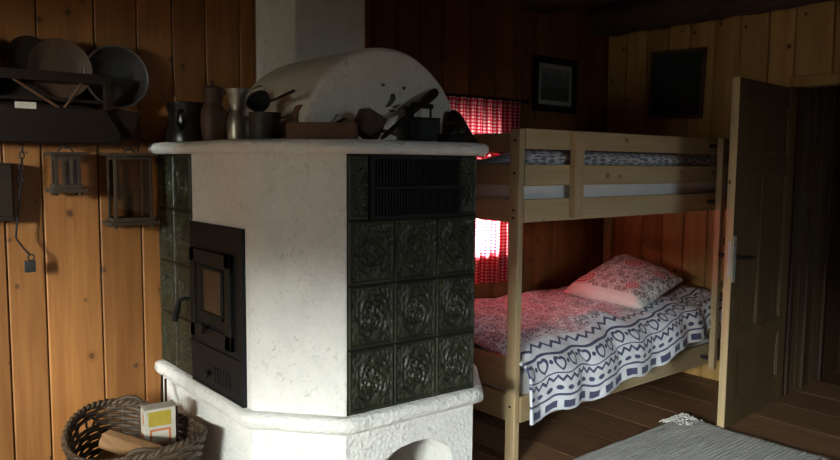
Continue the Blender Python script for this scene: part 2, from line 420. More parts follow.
def window(name, axis, rect, plane, label):
    a0, a1, z0, z1 = rect; w = .045
    P = (lambda a, c, d, e, f, g: (a, c, d, e, f, g)) if axis == 'x' else (lambda a, c, d, e, f, g: (d, e, a, c, f, g))
    o = bpy.data.objects.new(name, None); COL.objects.link(o); struct(o, label); ORG[name] = Vector((0, 0, 0))
    b = MB(); mid = (a0 + a1) / 2
    for q in ((a0, a0 + w, z0, z1), (a1 - w, a1, z0, z1), (a0, a1, z0, z0 + w), (a0, a1, z1 - w, z1), (mid - .02, mid + .02, z0, z1), (a0, a1, (z0 + z1) / 2 - .012, (z0 + z1) / 2 + .012)):
        b.box(*P(q[0], q[1], plane - .025, plane + .025, q[2], q[3]))
    b.build('window_frame', 'bed_z', o)
    b = MB(); b.box(*P(a0 + w, a1 - w, plane - .003, plane + .003, z0 + w, z1 - w)); b.build('pane', 'glass', o)
    return o
window('window_1', 'x', W1, .13, 'small window behind the red gingham curtains')
window('window_2', 'y', W2, XL - .12, 'window in the left wall')
window('window_4', 'y', W4, XL - .12, 'smaller window in the left wall near the plate rack')
window('window_3', 'x', W3, YF - .12, 'window in the wall behind the viewer')

# ceiling with beams
b = MB(); x = XL
i = 0
while x < XR + .1: b.box(x + .002, min(x + .24, XR + .1) - .002, YF, 0.0, ZC, ZC + .03); x += .24
ce = struct(b.build('ceiling', 'ceil', None, .003), 'dark boarded ceiling')
b = MB(); b.box(XL - .2, XR + .12, YF - .2, .2, ZC + .031, ZC + .1); b.build('ceiling_core', 'black', ce)
def rough_log(name, x, z, rx, rz, y0, y1, seed, label, square=0.):
    b = MB(); rings = []
    n = 60
    for k in range(n + 1):
        y = y0 + (y1 - y0) * k / n; ring = []
        for j in range(20):
            a = 2 * PI * j / 20; ca, sa = math.cos(a), math.sin(a)
            p = 2 + square * 6
            rr = (abs(ca) ** p + abs(sa) ** p) ** (-1 / p)
            rr *= 1 + .10 * nz(y * 5 + seed, ca * 1.3, sa * 1.3) + .08 * nz(y * 14, ca * 3 + seed, sa * 3)
            ring.append((x + rx * ca * rr, y, z + rz * sa * rr))
        rings.append(ring)
    b.loft(rings); return struct(b.build(name, 'beam', None, 0, True), label)
rough_log('ceiling_beam', 3.165, 2.46, .125, .14, YF, -.03, 3.3, 'rough hewn log beam along the top of the right wall')
rough_log('ceiling_beam', 2.50, 2.525, .14, .12, YF, -.02, 9.1, 'dark square ceiling beam above the bunk bed', .8)
rough_log('ceiling_beam', 0.2, 2.525, .14, .12, YF, -.45, 5.1, 'dark square ceiling beam above the stove', .8)
rough_log('ceiling_beam', -1.7, 2.525, .14, .12, YF, -.02, 6.1, 'dark square ceiling beam above the viewer', .8)

# ================================================================== STOVE
st = thing('tiled_stove', 'white plastered stove with dark green relief tiles, iron firebox door and vaulted top', 'stove', (.5, -.6, 0))
S = [(0, -.003), (0, -.912), (.233, -1.182), (.841, -1.211), (1.07, -.94), (1.07, -.003)]
def off(poly, d):
    out = []; n = len(poly)
    for i in range(n):
        p0, p1, p2 = Vector(poly[i - 1]), Vector(poly[i]), Vector(poly[(i + 1) % n])
        def ln(a, c):
            t = (c - a).normalized(); nn = Vector((-t.y, t.x)) ; return nn
        n1, n2 = ln(p0, p1), ln(p1, p2)
        k = 1 + n1.dot(n2)
        q = p1 + (n1 + n2) * (d / k) * SGN
        out.append((q.x, min(q.y, -.003)))
    return out
SGN = -1
SGN = -1 if off([(0, -1), (1, -1), (1, -.5), (0, -.5)], .1)[0][1] < -1 else 1
# the polygon runs left -> front -> right: find the sign that grows it
g = off(S, .05); SGN = SGN if g[2][1] < S[2][1] else -SGN
LZ0, LZ1, MZ0, MZ1 = .432, .496, 1.443, 1.490
def subdiv(poly, step=.05):
    out = []
    for a, c in zip(poly, poly[1:] + poly[:1]):
        n = max(1, int((Vector(c) - Vector(a)).length / step))
        for i in range(n): out.append((a[0] + (c[0] - a[0]) * i / n, a[1] + (c[1] - a[1]) * i / n))
    return out
def roll(z0, z1, d, name, amp=.006, inset=0.0):
    b = MB(); rings = []
    K = 8
    for k in range(K + 1):
        a = -PI / 2 + PI * k / K
        o_ = off(S, inset + d * (.35 + .65 * math.cos(a)))
        ring = []
        for x, y in subdiv(o_):
            w = amp * nz(x * 7, y * 7, k * .5)
            ring.append((x + w, min(y + w, -.003), (z0 + z1) / 2 + (z1 - z0) / 2 * math.sin(a) + amp * .7 * nz(x * 5 + 3, y * 5)))
        rings.append(ring)
    b.loft(rings); return b.build(name, 'plaster', st, 0, 'all')
# base with arched niche
bb = MB(); bb.prism(subdiv(S, .04), 0, .465); base = bb.build('base', 'plaster', st)
E1 = Vector((.608, -.0292, 0)).normalized(); NF = Vector((E1.y, -E1.x, 0))
if NF.y > 0: NF = -NF
FO = Vector((.233, -1.182, 0))
cut = MB(); prof = [(.125, -.02), (.125, .16)]
for i in range(13):
    a = PI - PI * i / 12
    prof.append((.315 + .19 * math.copysign(abs(math.cos(a)) ** .75, math.cos(a)), .16 + (.172 + .014 * -math.cos(a) * -1) * abs(math.sin(a)) ** .75))
prof += [(.505, -.02)]
r1 = [tuple(FO + E1 * s + NF * .1 + Vector((0, 0, z))) for s, z in prof]; r2 = [tuple(FO + E1 * s - NF * .42 + Vector((0, 0, z))) for s, z in prof]
cut.loft([r1, r2]); co = cut.build('cutter', None, st)
md = base.modifiers.new('b', 'BOOLEAN'); md.object = co; md.operation = 'DIFFERENCE'; md.solver = 'EXACT'
dg = bpy.context.evaluated_depsgraph_get(); me = bpy.data.meshes.new_from_object(base.evaluated_get(dg)); base.modifiers.clear(); base.data = me
bpy.data.objects.remove(co)
# body
b = MB(); b.prism(off(S, -.0), .455, MZ0 + .01); body = b.build('body', 'plaster', st, .012)
roll(LZ0, LZ1, .042, 'ledge'); roll(MZ0, MZ1 + .004, .048, 'mantel_shelf', .004)
b = MB(); b.prism(off(S, .034), MZ0 + .01, MZ1); b.build('mantel_top', 'plaster', st, .01)

# relief tiles
def relief(u, v):
    r = math.hypot(u, v); a = math.atan2(v, u)
    m = max(abs(u), abs(v)); h = 0
    h += .9 * smooth_step(.86, .93, m)
    h += .75 * math.exp(-((r - .80) / .05) ** 2) * (m < .88)
    h += .9 * math.exp(-(r / .15) ** 2)
    sp = math.cos(8 * a + 5.0 * math.sin(8 * r)); sp2 = math.cos(4 * a - 5.0 * math.sin(7 * r))
    leaf = max(.8 * smooth_step(.3, .8, sp), smooth_step(.35, .8, sp2))
    if .14 < r < .76: h += .85 * leaf
    uc, vc = abs(u) - .72, abs(v) - .72; rc = math.hypot(uc, vc)
    if r > .86 and m < .87: h += .7 * (.5 + .5 * math.cos(rc * 26 + 3 * math.atan2(vc, uc)))
    return min(h, 1.15)
AMP = .0085
def tile(b, o, e, n, s0, s1, z0, z1, nu=44, nvv=50, ua=(-1, 1), va=(-1, 1)):
    g = .0025
    b.grid(lambda i, j: tuple(o + e * (s0 + g + (s1 - s0 - 2 * g) * i) + Vector((0, 0, z0 + g + (z1 - z0 - 2 * g) * j)) + n * (.003 + AMP * relief(ua[0] + (ua[1] - ua[0]) * i, va[0] + (va[1] - va[0]) * j) * (0 if i in (0, 1) or j in (0, 1) else 1))), nu, nvv)
b = MB(); ln = .6087; rows = [.496, .734, .968, 1.204]
o0 = FO.copy()
for r in range(3):
    for c in range(3): tile(b, o0, E1, NF, .008 + c * .199, .008 + (c + 1) * .199, rows[r] + .002, rows[r + 1] + .002)
tile(b, o0, E1, NF, .008, .094, 1.206, 1.44, 22, 50, (-1, -.1)); tile(b, o0, E1, NF, .519, .605, 1.206, 1.44, 22, 50, (.1, 1))
b.build('tile_panel', 'tile', st, 0, True)
b = MB(); fbk = lambda s0, s1, d0, d1, z0, z1: b.hexa([tuple(FO + E1 * s + NF * d + Vector((0, 0, z))) for s, d, z in ((s0, d0, z0), (s1, d0, z0), (s1, d1, z0), (s0, d1, z0), (s0, d0, z1), (s1, d0, z1), (s1, d1, z1), (s0, d1, z1))])
fbk(.006, .607, -.002, .0022, .49, 1.443); b.build('tile_joints', 'iron', st)
b = MB(); b.box(.002, -.0022, -.008, -.388, .49, 1.443); b.build('tile_joints', 'iron', st)
b = MB(); AMP = .0055; EL = Vector((0, -1, 0)); NL = Vector((-1, 0, 0)); OL = Vector((0, 0, 0))
zl = [.496, .734, .968, 1.204, 1.44]
for r in range(4):
    tile(b, OL, EL, NL, .01, .20, zl[r], zl[r + 1]); tile(b, OL, EL, NL, .20, .385, zl[r], zl[r + 1])
b.build('tile_panel', 'tile', st, 0, True)
# warm-air grille
gr = MB(); P = lambda s, d, z: tuple(FO + E1 * s + NF * d + Vector((0, 0, z)))
def fbox(b, s0, s1, d0, d1, z0, z1): b.hexa([P(s0, d0, z0), P(s1, d0, z0), P(s1, d1, z0), P(s0, d1, z0), P(s0, d0, z1), P(s1, d0, z1), P(s1, d1, z1), P(s0, d1, z1)])
fbox(gr, .096, .517, .001, .004, 1.208, 1.437)
for q in ((.096, .108, 1.208, 1.437), (.505, .517, 1.208, 1.437), (.096, .517, 1.208, 1.22), (.096, .517, 1.425, 1.437), (.096, .517, 1.316, 1.326)): fbox(gr, q[0], q[1], .002, .018, q[2], q[3])
go = gr.build('air_grille', 'iron', st, .001, seg=1)
g2 = MB()
for i in range(30): s = .112 + i * .0133; fbox(g2, s, s + .0055, .003, .012, 1.22, 1.425)
g2.build('grille_bars', 'iron', go)
# firebox door on the left face
def lbox(b, y0, y1, d0, d1, z0, z1): b.box(-d0, -d1, y0, y1, z0, z1)
b = MB(); lbox(b, -.388, -.872, -.005, .016, .484, 1.166); fd = b.build('firebox_door', 'iron', st, .004)
b = MB()
yA, yB, zA, zB = -.425, -.805, .695, 1.062
for q in ((yA, yA - .05, zA, zB), (yB, yB + .05, zA, zB), (yA, yB, zA, zA + .06), (yA, yB, zB - .055, zB)): lbox(b, q[0], q[1], .015, .034, q[2], q[3])
lbox(b, yA - .01, yB + .01, .014, .026, zA + .01, zB - .01)
for q in ((-.528, -.545, .80, 1.0), (-.722, -.74, .80, 1.0), (-.528, -.74, .80, .818), (-.528, -.74, .985, 1.0)): lbox(b, q[0], q[1], .02, .036, q[2], q[3])
b.build('door_leaf', 'iron', fd, .004)
b = MB(); lbox(b, -.545, -.722, .026, .029, .818, .985); b.build('door_window', 'stoveglass', fd)
b = MB(); lbox(b, -.388, -.872, .012, .024, .655, .672); lbox(b, -.40, -.86, .012, .02, .497, .507); b.build('door_ridge', 'iron', fd, .003)
b = MB()
b.tube([(-.03, -.603, .757), (-.05, -.603, .757), (-.052, -.603, .757), (-.066, -.603, .757), (-.068, -.603, .757)], [.008, .008, .022, .022, .010], 16); b.build('latch_knob', 'iron', fd, 0, True)
b = MB(); b.tube([(-.014, -.405, .84), (-.05, -.40, .845), (-.06, -.385, .838), (-.064, -.365, .80), (-.068, -.345, .745)], [.008, .008, .009, .012, .013], 10); b.build('door_handle', 'iron', fd, 0, True)
b = MB()
for i in range(6): lbox(b, -.62 - i * .026, -.632 - i * .026, .014, .022, .535, .60)
b.tube([(-.012, -.585, .565), (-.034, -.585, .565), (-.036, -.585, .565), (-.044, -.585, .565)], [.007, .007, .017, .015], 14)
b.build('air_slider', 'iron', fd, .0015)
# vaulted top
BX, BR, BZ, BY0, BY1 = .555, .395, 1.470, -1.0, -.40
b = MB(); rings = []
NA = 40
for k, (y, rr) in enumerate([(BY0, .0), (BY0, .94), (BY0 + .003, .965), (BY0 + .012, .985), (BY0 + .028, 1.0)] + [(BY0 + .028 + (BY1 - BY0 - .06) * t / 10, 1.0) for t in range(1, 11)] + [(BY1, .98), (BY1, .0)]):
    ring = []
    for j in range(NA + 1):
        a = PI - PI * j / NA
        w = 1 + .012 * nz(y * 4, math.cos(a) * 2, math.sin(a) * 2) * (rr > .9)
        ring.append((BX + BR * rr * w * math.cos(a), y + (.004 * nz(math.cos(a) * 6, math.sin(a) * 6) if k == 1 else 0), BZ + BR * rr * w * math.sin(a)))
    rings.append(ring)
b.loft(rings, cap=False); 
b.build('vaulted_top', 'vault', st, 0, True, weld=True)
# faded painted bird on the vault's face
def decal(polys, yy):
    b = MB()
    for p in polys:
        b.loft([[(x, yy, z) for x, z in p], [(x, yy - .0012, z) for x, z in p]])
    return b
sx = lambda px, py: (.502 + (px - 377) * .00462, 1.865 - (py - 45.6) * .00402)
bird = [sx(*q) for q in ((391, 91), (394, 89.5), (396, 92), (396, 96), (393, 100), (390, 103), (386, 104), (384.5, 104), (387, 101), (390, 96))]
twig = [sx(*q) for q in ((388, 106.5), (393, 105.5), (396, 107.5), (392, 108.5))]
twig2 = [sx(*q) for q in ((393, 103), (397, 101), (402, 100), (398, 103), (394, 105))]
arcs = [[sx(381, 81), sx(385, 82), sx(383.5, 84.5), sx(381, 83.5)], [sx(403, 83), sx(407, 82), sx(406.5, 85), sx(404.5, 86)]]
decal([bird], BY0 - .004).build('painted_bird', 'olive', st); decal([twig], BY0 - .004).build('painted_twig', 'olive', st); decal([twig2], BY0 - .004).build('painted_twig', 'olive', st)
for q in arcs: decal([q], BY0 - .004).build('painted_mark', 'olive', st)
# chimney
b = MB(); b.prism(subdiv([(.49, -.003), (.49, -.382), (.886, -.382), (.886, -.003)], .06), MZ1 - .005, ZC + .03)
b.build('chimney', 'chim', st, .012)

# ================================================================== BUNK BED
bed = thing('bunk_bed', 'pale pine bunk bed with guard rails beside the stove', 'bed', (2.3, -.55, 0))
X0, X1, YB, YFR = 1.27, 3.30, -.05, -1.046
def board(name, mat, x0, x1, y0, y1, z0, z1, bev=.004):
    b = MB(); b.box(x0, x1, y0, y1, z0, z1); return b.build(name, mat, bed, bev)
posts = []
for px_, py_ in ((X0, YFR), (X1 - .035, YFR), (X0, YB - .06), (X1 - .035, YB - .06)):
    p = board('post', 'bed_z', px_, px_ + .035, py_, py_ + .06, 0, 1.572); posts.append(p)
yr0, yr1 = YFR - .004, YFR + .022
for nm, z0, z1 in (('guard_rail', 1.482, 1.576), ('guard_rail', 1.313, 1.411), ('side_rail', 1.143, 1.25), ('side_rail', .193, .318)):
    board(nm, 'bed_x', X0 + .036, X1 - .036, yr0, yr1, z0, z1)
for z0, z1 in ((1.482, 1.572), (1.143, 1.25), (.193, .318)):
    board('side_rail' if z1 < 1.5 else 'guard_rail', 'bed_x', X0 + .036, X1 - .036, YB - .03, YB - .004, z0, z1)
for xe in (X0 + .006, X1 - .03):
    for z0, z1 in ((1.472, 1.556), (1.313, 1.411), (1.143, 1.25), (.345, .50), (.193, .325)):
        board('end_panel', 'bed_y', xe, xe + .024, YFR + .062, YB - .062, z0, z1)
for z in (.20, 1.15):
    b = MB()
    for i in range(16): b.box(X0 + .08 + i * .12, X0 + .15 + i * .12, YFR + .024, YB - .032, z, z + .022)
    b.build('slat_base', 'bed_y', bed)
board('guard_support', 'bed_z', 1.622, 1.69, YFR - .04, YFR - .005, 1.155, 1.57, .003)
for sx_ in (2.905, 3.245):
    board('ladder_upright', 'bed_z', sx_, sx_ + .035, YFR - .095, YFR - .058, .19, 1.575, .003)
for z in (.42, .68, .94, 1.2, 1.44): board('ladder_rung', 'bed_x', 2.935, 3.25, YFR - .09, YFR - .065, z, z + .04)
for sx_ in (2.922, 3.262):
    for z in (.25, 1.2, 1.53):
        b = MB(); b.tube([(sx_, YFR - .06, z), (sx_, YFR - .003, z)], .012, 10); b.build('ladder_bolt', 'darksteel', bed)
for z in (1.52, 1.37, 1.2, 1.165, .27):
    b = MB(); b.tube([(X0 + .002, YFR + .03, z), (X0 - .003, YFR + .03, z)], .007, 12); b.build('bolt', 'darksteel', posts[0])
# mattresses
def mattress(z0, z1, label):
    b = MB(); b.box(X0 + .04, X1 - .04, YFR + .03, YB - .035, z0, z1)
    return tag(b.build('mattress', 'white', None, .03, True, 4), label, 'mattress')
mattress(.223, .44, 'white mattress under the printed duvet on the lower bunk')
mattress(1.173, 1.366, 'white mattress showing between the upper bunk rails')
# upper duvet
def updu(i, j):
    a = 2 * PI * j; x = X0 + .06 + (X1 - X0 - .12) * i
    e = min(1, min(i, 1 - i) * 14 + .25) ** .5
    ca, sa = math.cos(a), math.sin(a); p = .45
    hy, hz = .473, .056 * e + .012 * nz(x * 3, 5)
    yy = -.545 + hy * math.copysign(abs(ca) ** p, ca); zz = 1.438 + hz * math.copysign(abs(sa) ** .8, sa)
    if sa > 0: zz -= .075 * smooth_step(-.93, -.83, yy) * (1 - smooth_step(1.95, 2.25, x))
    if i in (0, 1): yy, zz = -.545 + (yy + .545) * .02, 1.405 + (zz - 1.405) * .02
    if sa > 0: zz += (.012 * nz(x * 5, yy * 5) + .01 * nz(x * 13, yy * 11))
    return (x, yy, zz)
b = MB(); b.grid(updu, 120, 64, lambda u, v: (u * 1.95, .45 + v * 2.2)); 
o = b.build('duvet', 'duvet_blue', None, 0, 'all', weld=True)
tag(o, 'white duvet with dark blue print lying on the upper bunk', 'duvet')
# lower duvet: drapes over the front rail
def hem(x):
    t = (x - 1.32) / 1.58
    return .222 + .02 * t + .19 * max(0, t) ** 2.1 + .010 * math.sin(x * 13) + .006 * math.sin(x * 31)
def prof_at(x):
    t = (x - 1.3) / 1.95
    fz = .475 + .11 * smooth_step(.25, .95, t)
    k = smooth_step(0, .05, t)
    pts = [(-.085, .50), (-.10, .552), (-.30, .575 + .02 * t), (-.6, .575 + .03 * t), (-.85, .555 + .055 * t), (-.97, .52 + .075 * t), (-1.045, fz), (-1.088, fz - .06), (-1.094, max(hem(x) + .02, fz - .16)), (-1.098, hem(x))]
    return [(y, z - (1 - k) * .05 * (y > -1.04)) for y, z in pts]
NU, NV = 190, 110
def resample(p, n):
    d = [0]
    for a, c in zip(p, p[1:]): d.append(d[-1] + math.hypot(c[0] - a[0], c[1] - a[1]))
    out = []; L = d[-1]; k = 0
    for i in range(n + 1):
        s = L * i / n
        while k < len(p) - 2 and d[k + 1] < s: k += 1
        f = (s - d[k]) / (d[k + 1] - d[k]); out.append((p[k][0] + (p[k + 1][0] - p[k][0]) * f, p[k][1] + (p[k + 1][1] - p[k][1]) * f, L - s))
    for _ in range(3):
        out = [out[0]] + [((a[0] + 2 * c[0] + e_[0]) / 4, (a[1] + 2 * c[1] + e_[1]) / 4, c[2]) for a, c, e_ in zip(out, out[1:], out[2:])] + [out[-1]]
    return out
PR = [resample(prof_at(1.297 + 1.91 * i / NU), NV) for i in range(NU + 1)]
def dv(i, j):
    a = round(i * NU); c = round(j * NV); x = 1.297 + 1.91 * i; y, z, d = PR[a][c]
    x += -.02 * (1 - smooth_step(0, .3, d)) * (1 - smooth_step(0, .12, i))
    top = smooth_step(.25, .45, d)
    f = .024 * nz(x * 3.1, y * 3.3, 1) + .014 * nz(x * 8 + y * 5, y * 7, 4) + .010 * abs(nz(x * 14 - y * 9, y * 12, 9)) + .02 * math.exp(-((d - .42 - .04 * math.sin(x * 5)) / .05) ** 2) * (nz(x * 6, 3) + .2)
    f += .07 * math.exp(-((x - 3.10) / .10) ** 2 - ((y + .93) / .12) ** 2) + .012 * nz(x * 10 - y * 4, y * 4 + x * 2, 21)
    z += f * (.25 + .75 * top)
    y += (1 - top) * (-.010 * (1 + math.sin(x * 21 + 2 * nz(x * 4))) - .012 * abs(nz(x * 9, d * 6))) * smooth_step(.02, .1, .45 - d) * 1.5
    return (x, y, z)
b = MB(); b.grid(dv, NU, NV, lambda u, v: (u * 1.90, PR[round(u * NU)][round(v * NV)][2]))
o = b.build('duvet', 'duvet', None, 0, 'all')
sm = o.modifiers.new('thick', 'SOLIDIFY'); sm.thickness = .012; sm.offset = 1
tag(o, 'white duvet with blue heart border and small red motifs draped over the lower bunk', 'duvet')
# pillow on the lower bunk
A_, B_, C_, D_ = Vector((2.40, -.38, .605)), Vector((2.98, -.43, .805)), Vector((2.86, -.95, .715)), Vector((2.37, -.98, .600))
nP = (B_ - A_).cross(D_ - A_).normalized(); nP = nP if nP.z > 0 else -nP
def pil(side):
    def f(u, v):
        uu, vv = u * 2 - 1, v * 2 - 1
        pin = 1 - .05 * (1 - abs(uu) ** 2) * abs(vv) ** 4 - .0
        pin2 = 1 - .05 * (1 - abs(vv) ** 2) * abs(uu) ** 4
        cu, cv = (uu * pin2 + 1) / 2, (vv * pin + 1) / 2
        p = A_ * (1 - cu) * (1 - cv) + B_ * cu * (1 - cv) + C_ * cu * cv + D_ * (1 - cu) * cv
        h = ((1 - uu ** 4) * (1 - vv ** 4)) ** .55 * .085
        h += .010 * nz(uu * 2.2, vv * 2.2, 5) * (1 - max(abs(uu), abs(vv)) ** 6) + .006 * nz(uu * 6, vv * 6, side)
        hh = h if max(abs(uu), abs(vv)) < .999 else 0
        return tuple(p + nP * (hh * side if side > 0 else -hh * .55))
    return f
b = MB(); b.grid(pil(1), 40, 40, lambda u, v: (u, 1 - v)); b.grid(pil(-1), 40, 40, lambda u, v: (u, 1 - v))
o = b.build('pillow', 'pillow', None, 0, 'all', weld=True)
tag(o, 'white pillow with red rosettes propped at the head of the lower bunk', 'pillow')

# ================================================================== CURTAINS
def curtain(name, x0, x1, z0, z1, phase, label, group=None):
    t = thing(name, label, 'curtain', ((x0 + x1) / 2, -.05, z1))
    def f(u, v):
        x = x0 + (x1 - x0) * u; z = z1 + (z0 - z1) * v
        y = -.052 + .020 * math.sin(u * 2 * PI * (x1 - x0) / .085 + phase + .6 * math.sin(v * 3)) + .008 * nz(x * 9, z * 2)
        return (x, y, z + .006 * math.sin(u * 9) * v)
    b = MB(); b.grid(f, 90, 50, lambda u, v: (u * (x1 - x0) * 1.2, v * (z1 - z0)))
    b.build('cloth', 'gingham', t, 0, 'all')
    def h(u, v):
        p = f(u, 0); return (p[0], p[1] - .004, z1 + .03 * v - .002)
    b = MB(); b.grid(h, 90, 3, lambda u, v: (u * (x1 - x0) * 1.2, v * .03)); b.build('heading', 'gingham', t, 0, 'all')
    return t
curtain('curtain', 1.60, 1.945, .66, 1.785, .3, 'red and white gingham curtain at the stove side of the small window')
curtain('curtain', 1.935, 2.33, .655, 1.785, 2.0, 'red and white gingham curtain at the bed side of the small window')
rt = thing('curtain_rod', 'dark curtain rod above the red gingham curtains', 'curtain rod', (1.96, -.05, 1.82))
b = MB(); b.tube([(1.56, -.05, 1.822), (2.40, -.05, 1.822)], .010, 12); b.build('rod', 'old', rt, 0, True)
for xx in (1.55, 2.405): b = MB(); b.lathe([(.0, -.018), (.016, -.01), (.018, 0), (.012, .012), (0, .018)], (xx, -.05, 1.822), 16); b.build('finial', 'old', rt, 0, True)
for xx in (1.6, 2.36): b = MB(); b.box(xx - .008, xx + .008, -.055, -.001, 1.80, 1.835); b.build('bracket', 'old', rt, .002)

# ================================================================== DOOR
dr = bpy.data.objects.new('door_1', None); COL.objects.link(dr); struct(dr, 'dark panelled wooden door standing open into the room')
HX, HY = 3.312, -1.352; FX, FY = 2.48, -1.422
ORG[dr.name] = Vector((0, 0, 0)); dr.location = (0, 0, 0)
DD = Vector((FX - HX, FY - HY, 0)); DW = DD.length; DD.normalize(); DN = Vector((-DD.y, DD.x, 0)); DN = DN if DN.y < 0 else -DN
def dP(s, d, z): return tuple(Vector((HX, HY, 0)) + DD * s + DN * d + Vector((0, 0, z)))
def dbox(b, s0, s1, d0, d1, z0, z1, pid=None): b.hexa([dP(s0, d0, z0), dP(s1, d0, z0), dP(s1, d1, z0), dP(s0, d1, z0), dP(s0, d0, z1), dP(s1, d0, z1), dP(s1, d1, z1), dP(s0, d1, z1)], pid)
Z0, Z1 = .008, 1.868
for s0, s1 in ((0, .115), (DW - .115, DW - .004)):
    b = MB(); dbox(b, s0, s1, -.02, .02, Z0, Z1); b.build('stile', 'door', dr, .003)
for z0, z1 in ((Z0, .15), (.43, .515), (1.37, 1.48), (Z1 - .115, Z1)):
    b = MB(); dbox(b, .115, DW - .115, -.02, .02, z0, z1); b.build('cross_rail', 'door', dr, .003)
b = MB(); dbox(b, DW / 2 - .045, DW / 2 + .045, -.02, .02, .515, 1.37); b.build('middle_stile', 'door', dr, .003)
pans = ((.115, DW - .115, .15, .43), (.115, DW / 2 - .045, .515, 1.37), (DW / 2 + .045, DW - .115, .515, 1.37), (.115, DW - .115, 1.48, Z1 - .115))
for s0, s1, z0, z1 in pans:
    b = MB(); dbox(b, s0 - .004, s1 + .004, -.008, .006, z0 - .004, z1 + .004, .3); pn = b.build('panel', 'door', dr)
    for d0, d1 in ((.006, .017), (-.017, -.008)):
        b = MB()
        for q in ((s0, s0 + .014, z0, z1), (s1 - .014, s1, z0, z1), (s0, s1, z0, z0 + .014), (s0, s1, z1 - .014, z1)): dbox(b, q[0], q[1], d0, d1, q[2], q[3], .6)
        b.build('moulding', 'door', pn, .004)
b = MB(); dbox(b, DW - .0045, DW, -.02, .02, Z0, Z1); dbox(b, DW - .001, DW + .006, -.002, .02, Z0, Z1)
o = b.build('door_edge', 'door_edge', dr, .001); o['label'] = 'bare pale wood edge of the door'
b = MB(); dbox(b, DW - .042, DW - .004, .0195, .0235, .80, 1.045); dbox(b, DW + .0055, DW + .009, .0, .017, .83, 1.02); lp = b.build('lock_plate', 'lockplate', dr, .001); lp['label'] = 'pale steel lock plate'
for sd in (1, -1):
    b = MB(); d = .02 * sd
    b.tube([dP(DW - .05, d, .935), dP(DW - .05, d + .045 * sd, .935), dP(DW - .06, d + .052 * sd, .935), dP(DW - .10, d + .053 * sd, .933), dP(DW - .165, d + .05 * sd, .925)], [.009, .009, .010, .009, .008], 12)
    b.build('door_handle', 'iron', dr, 0, True)
for z in (.3, 1.6):
    b = MB(); b.tube([dP(-.004, -.022, z), dP(-.004, -.022, z + .09)], .008, 10); b.build('hinge', 'iron', dr)

# ================================================================== RUG
rg = thing('woven_rug', 'pale grey woven rug with frayed white edge on the plank floor', 'rug', (1.7, -2.1, 0))
def rugf(u, v):
    x = .95 + 1.52 * u; y = -1.21 - 1.9 * v
    x += (.008 * math.sin(y * 9) + .006 * nz(y * 17)) * (u > .5); y += .006 * nz(x * 9) * (v < .5)
    return (x, y, .013 + .004 * nz(x * 5, y * 5) + .0025 * math.sin(y * 2 * PI / .022) + .002 * nz(x * 30, y * 90))
b = MB(); b.grid(rugf, 60, 400); o = b.build('rug_cloth', 'rug', rg, 0, 'all')
sd = o.modifiers.new('t', 'SOLIDIFY'); sd.thickness = .008; sd.offset = -1
b = MB()
for i in range(90):
    x = 2.32 + random.random() * .17; y = -1.212 - random.random() ** 2 * .12; an = random.uniform(.2, 2.4); L = random.uniform(.025, .06)
    b.tube([(x, y, .018), (x + math.cos(an) * L * .5, y + math.sin(an) * L * .5, .026), (x + math.cos(an) * L, y + math.sin(an) * L, .006)], .0035, 5)
for i in range(150):
    y = -1.25 - random.random() * 1.8; L = random.uniform(.008, .022)
    b.tube([(2.465, y, .012), (2.47 + L, y + random.uniform(-.01, .01), .005)], .0028, 5)
o = b.build('fringe', 'fringe', rg, 0, True); o['kind'] = 'stuff'; o['label'] = 'frayed white corner threads'

# ================================================================== PICTURES
def picture(name, C, ex, ez, en, w, h, fr, label, fmat, pmat, mount=0):
    t = thing(name, label, 'picture', C); C = Vector(C)
    def Q(a, d, c): return tuple(C + ex * a + ez * c + en * d)
    def bx(b, a0, a1, d0, d1, c0, c1): b.hexa([Q(a0, d0, c0), Q(a1, d0, c0), Q(a1, d1, c0), Q(a0, d1, c0), Q(a0, d0, c1), Q(a1, d0, c1), Q(a1, d1, c1), Q(a0, d1, c1)])
    b = MB()
    for q in ((-w / 2, -w / 2 + fr, -h / 2, h / 2), (w / 2 - fr, w / 2, -h / 2, h / 2), (-w / 2, w / 2, -h / 2, -h / 2 + fr), (-w / 2, w / 2, h / 2 - fr, h / 2)): bx(b, q[0], q[1], 0, .022, q[2], q[3])
    b.build('frame', fmat, t, .004)
    iw, ih = w / 2 - fr, h / 2 - fr
    if mount:
        b = MB(); bx(b, -iw, iw, .002, .008, -ih, ih); b.build('mount', 'mat', t); iw -= mount; ih -= mount
    b = MB(); b.grid(lambda u, v: Q(-iw + 2 * iw * u, .0095, -ih + 2 * ih * v), 2, 2, lambda u, v: (u, v * ih / iw)); b.build('print', pmat, t)
    return t
picture('framed_picture', (2.722, -.006, 1.955), Vector((1, 0, 0)), Vector((0, 0, 1)), Vector((0, -1, 0)), .445, .365, .045, 'small framed landscape with pale mount hanging above the bunk bed', 'old', 'picA', .03)
th = math.radians(1.7)
picture('framed_picture', (3.312, -.576, 1.958), Vector((0, -math.cos(th), -math.sin(th))), Vector((0, -math.sin(th), math.cos(th))), Vector((-1, 0, 0)), .408, .46, .022, 'dark green picture in thin brown frame on the wall left of the door', 'brown', 'picB')

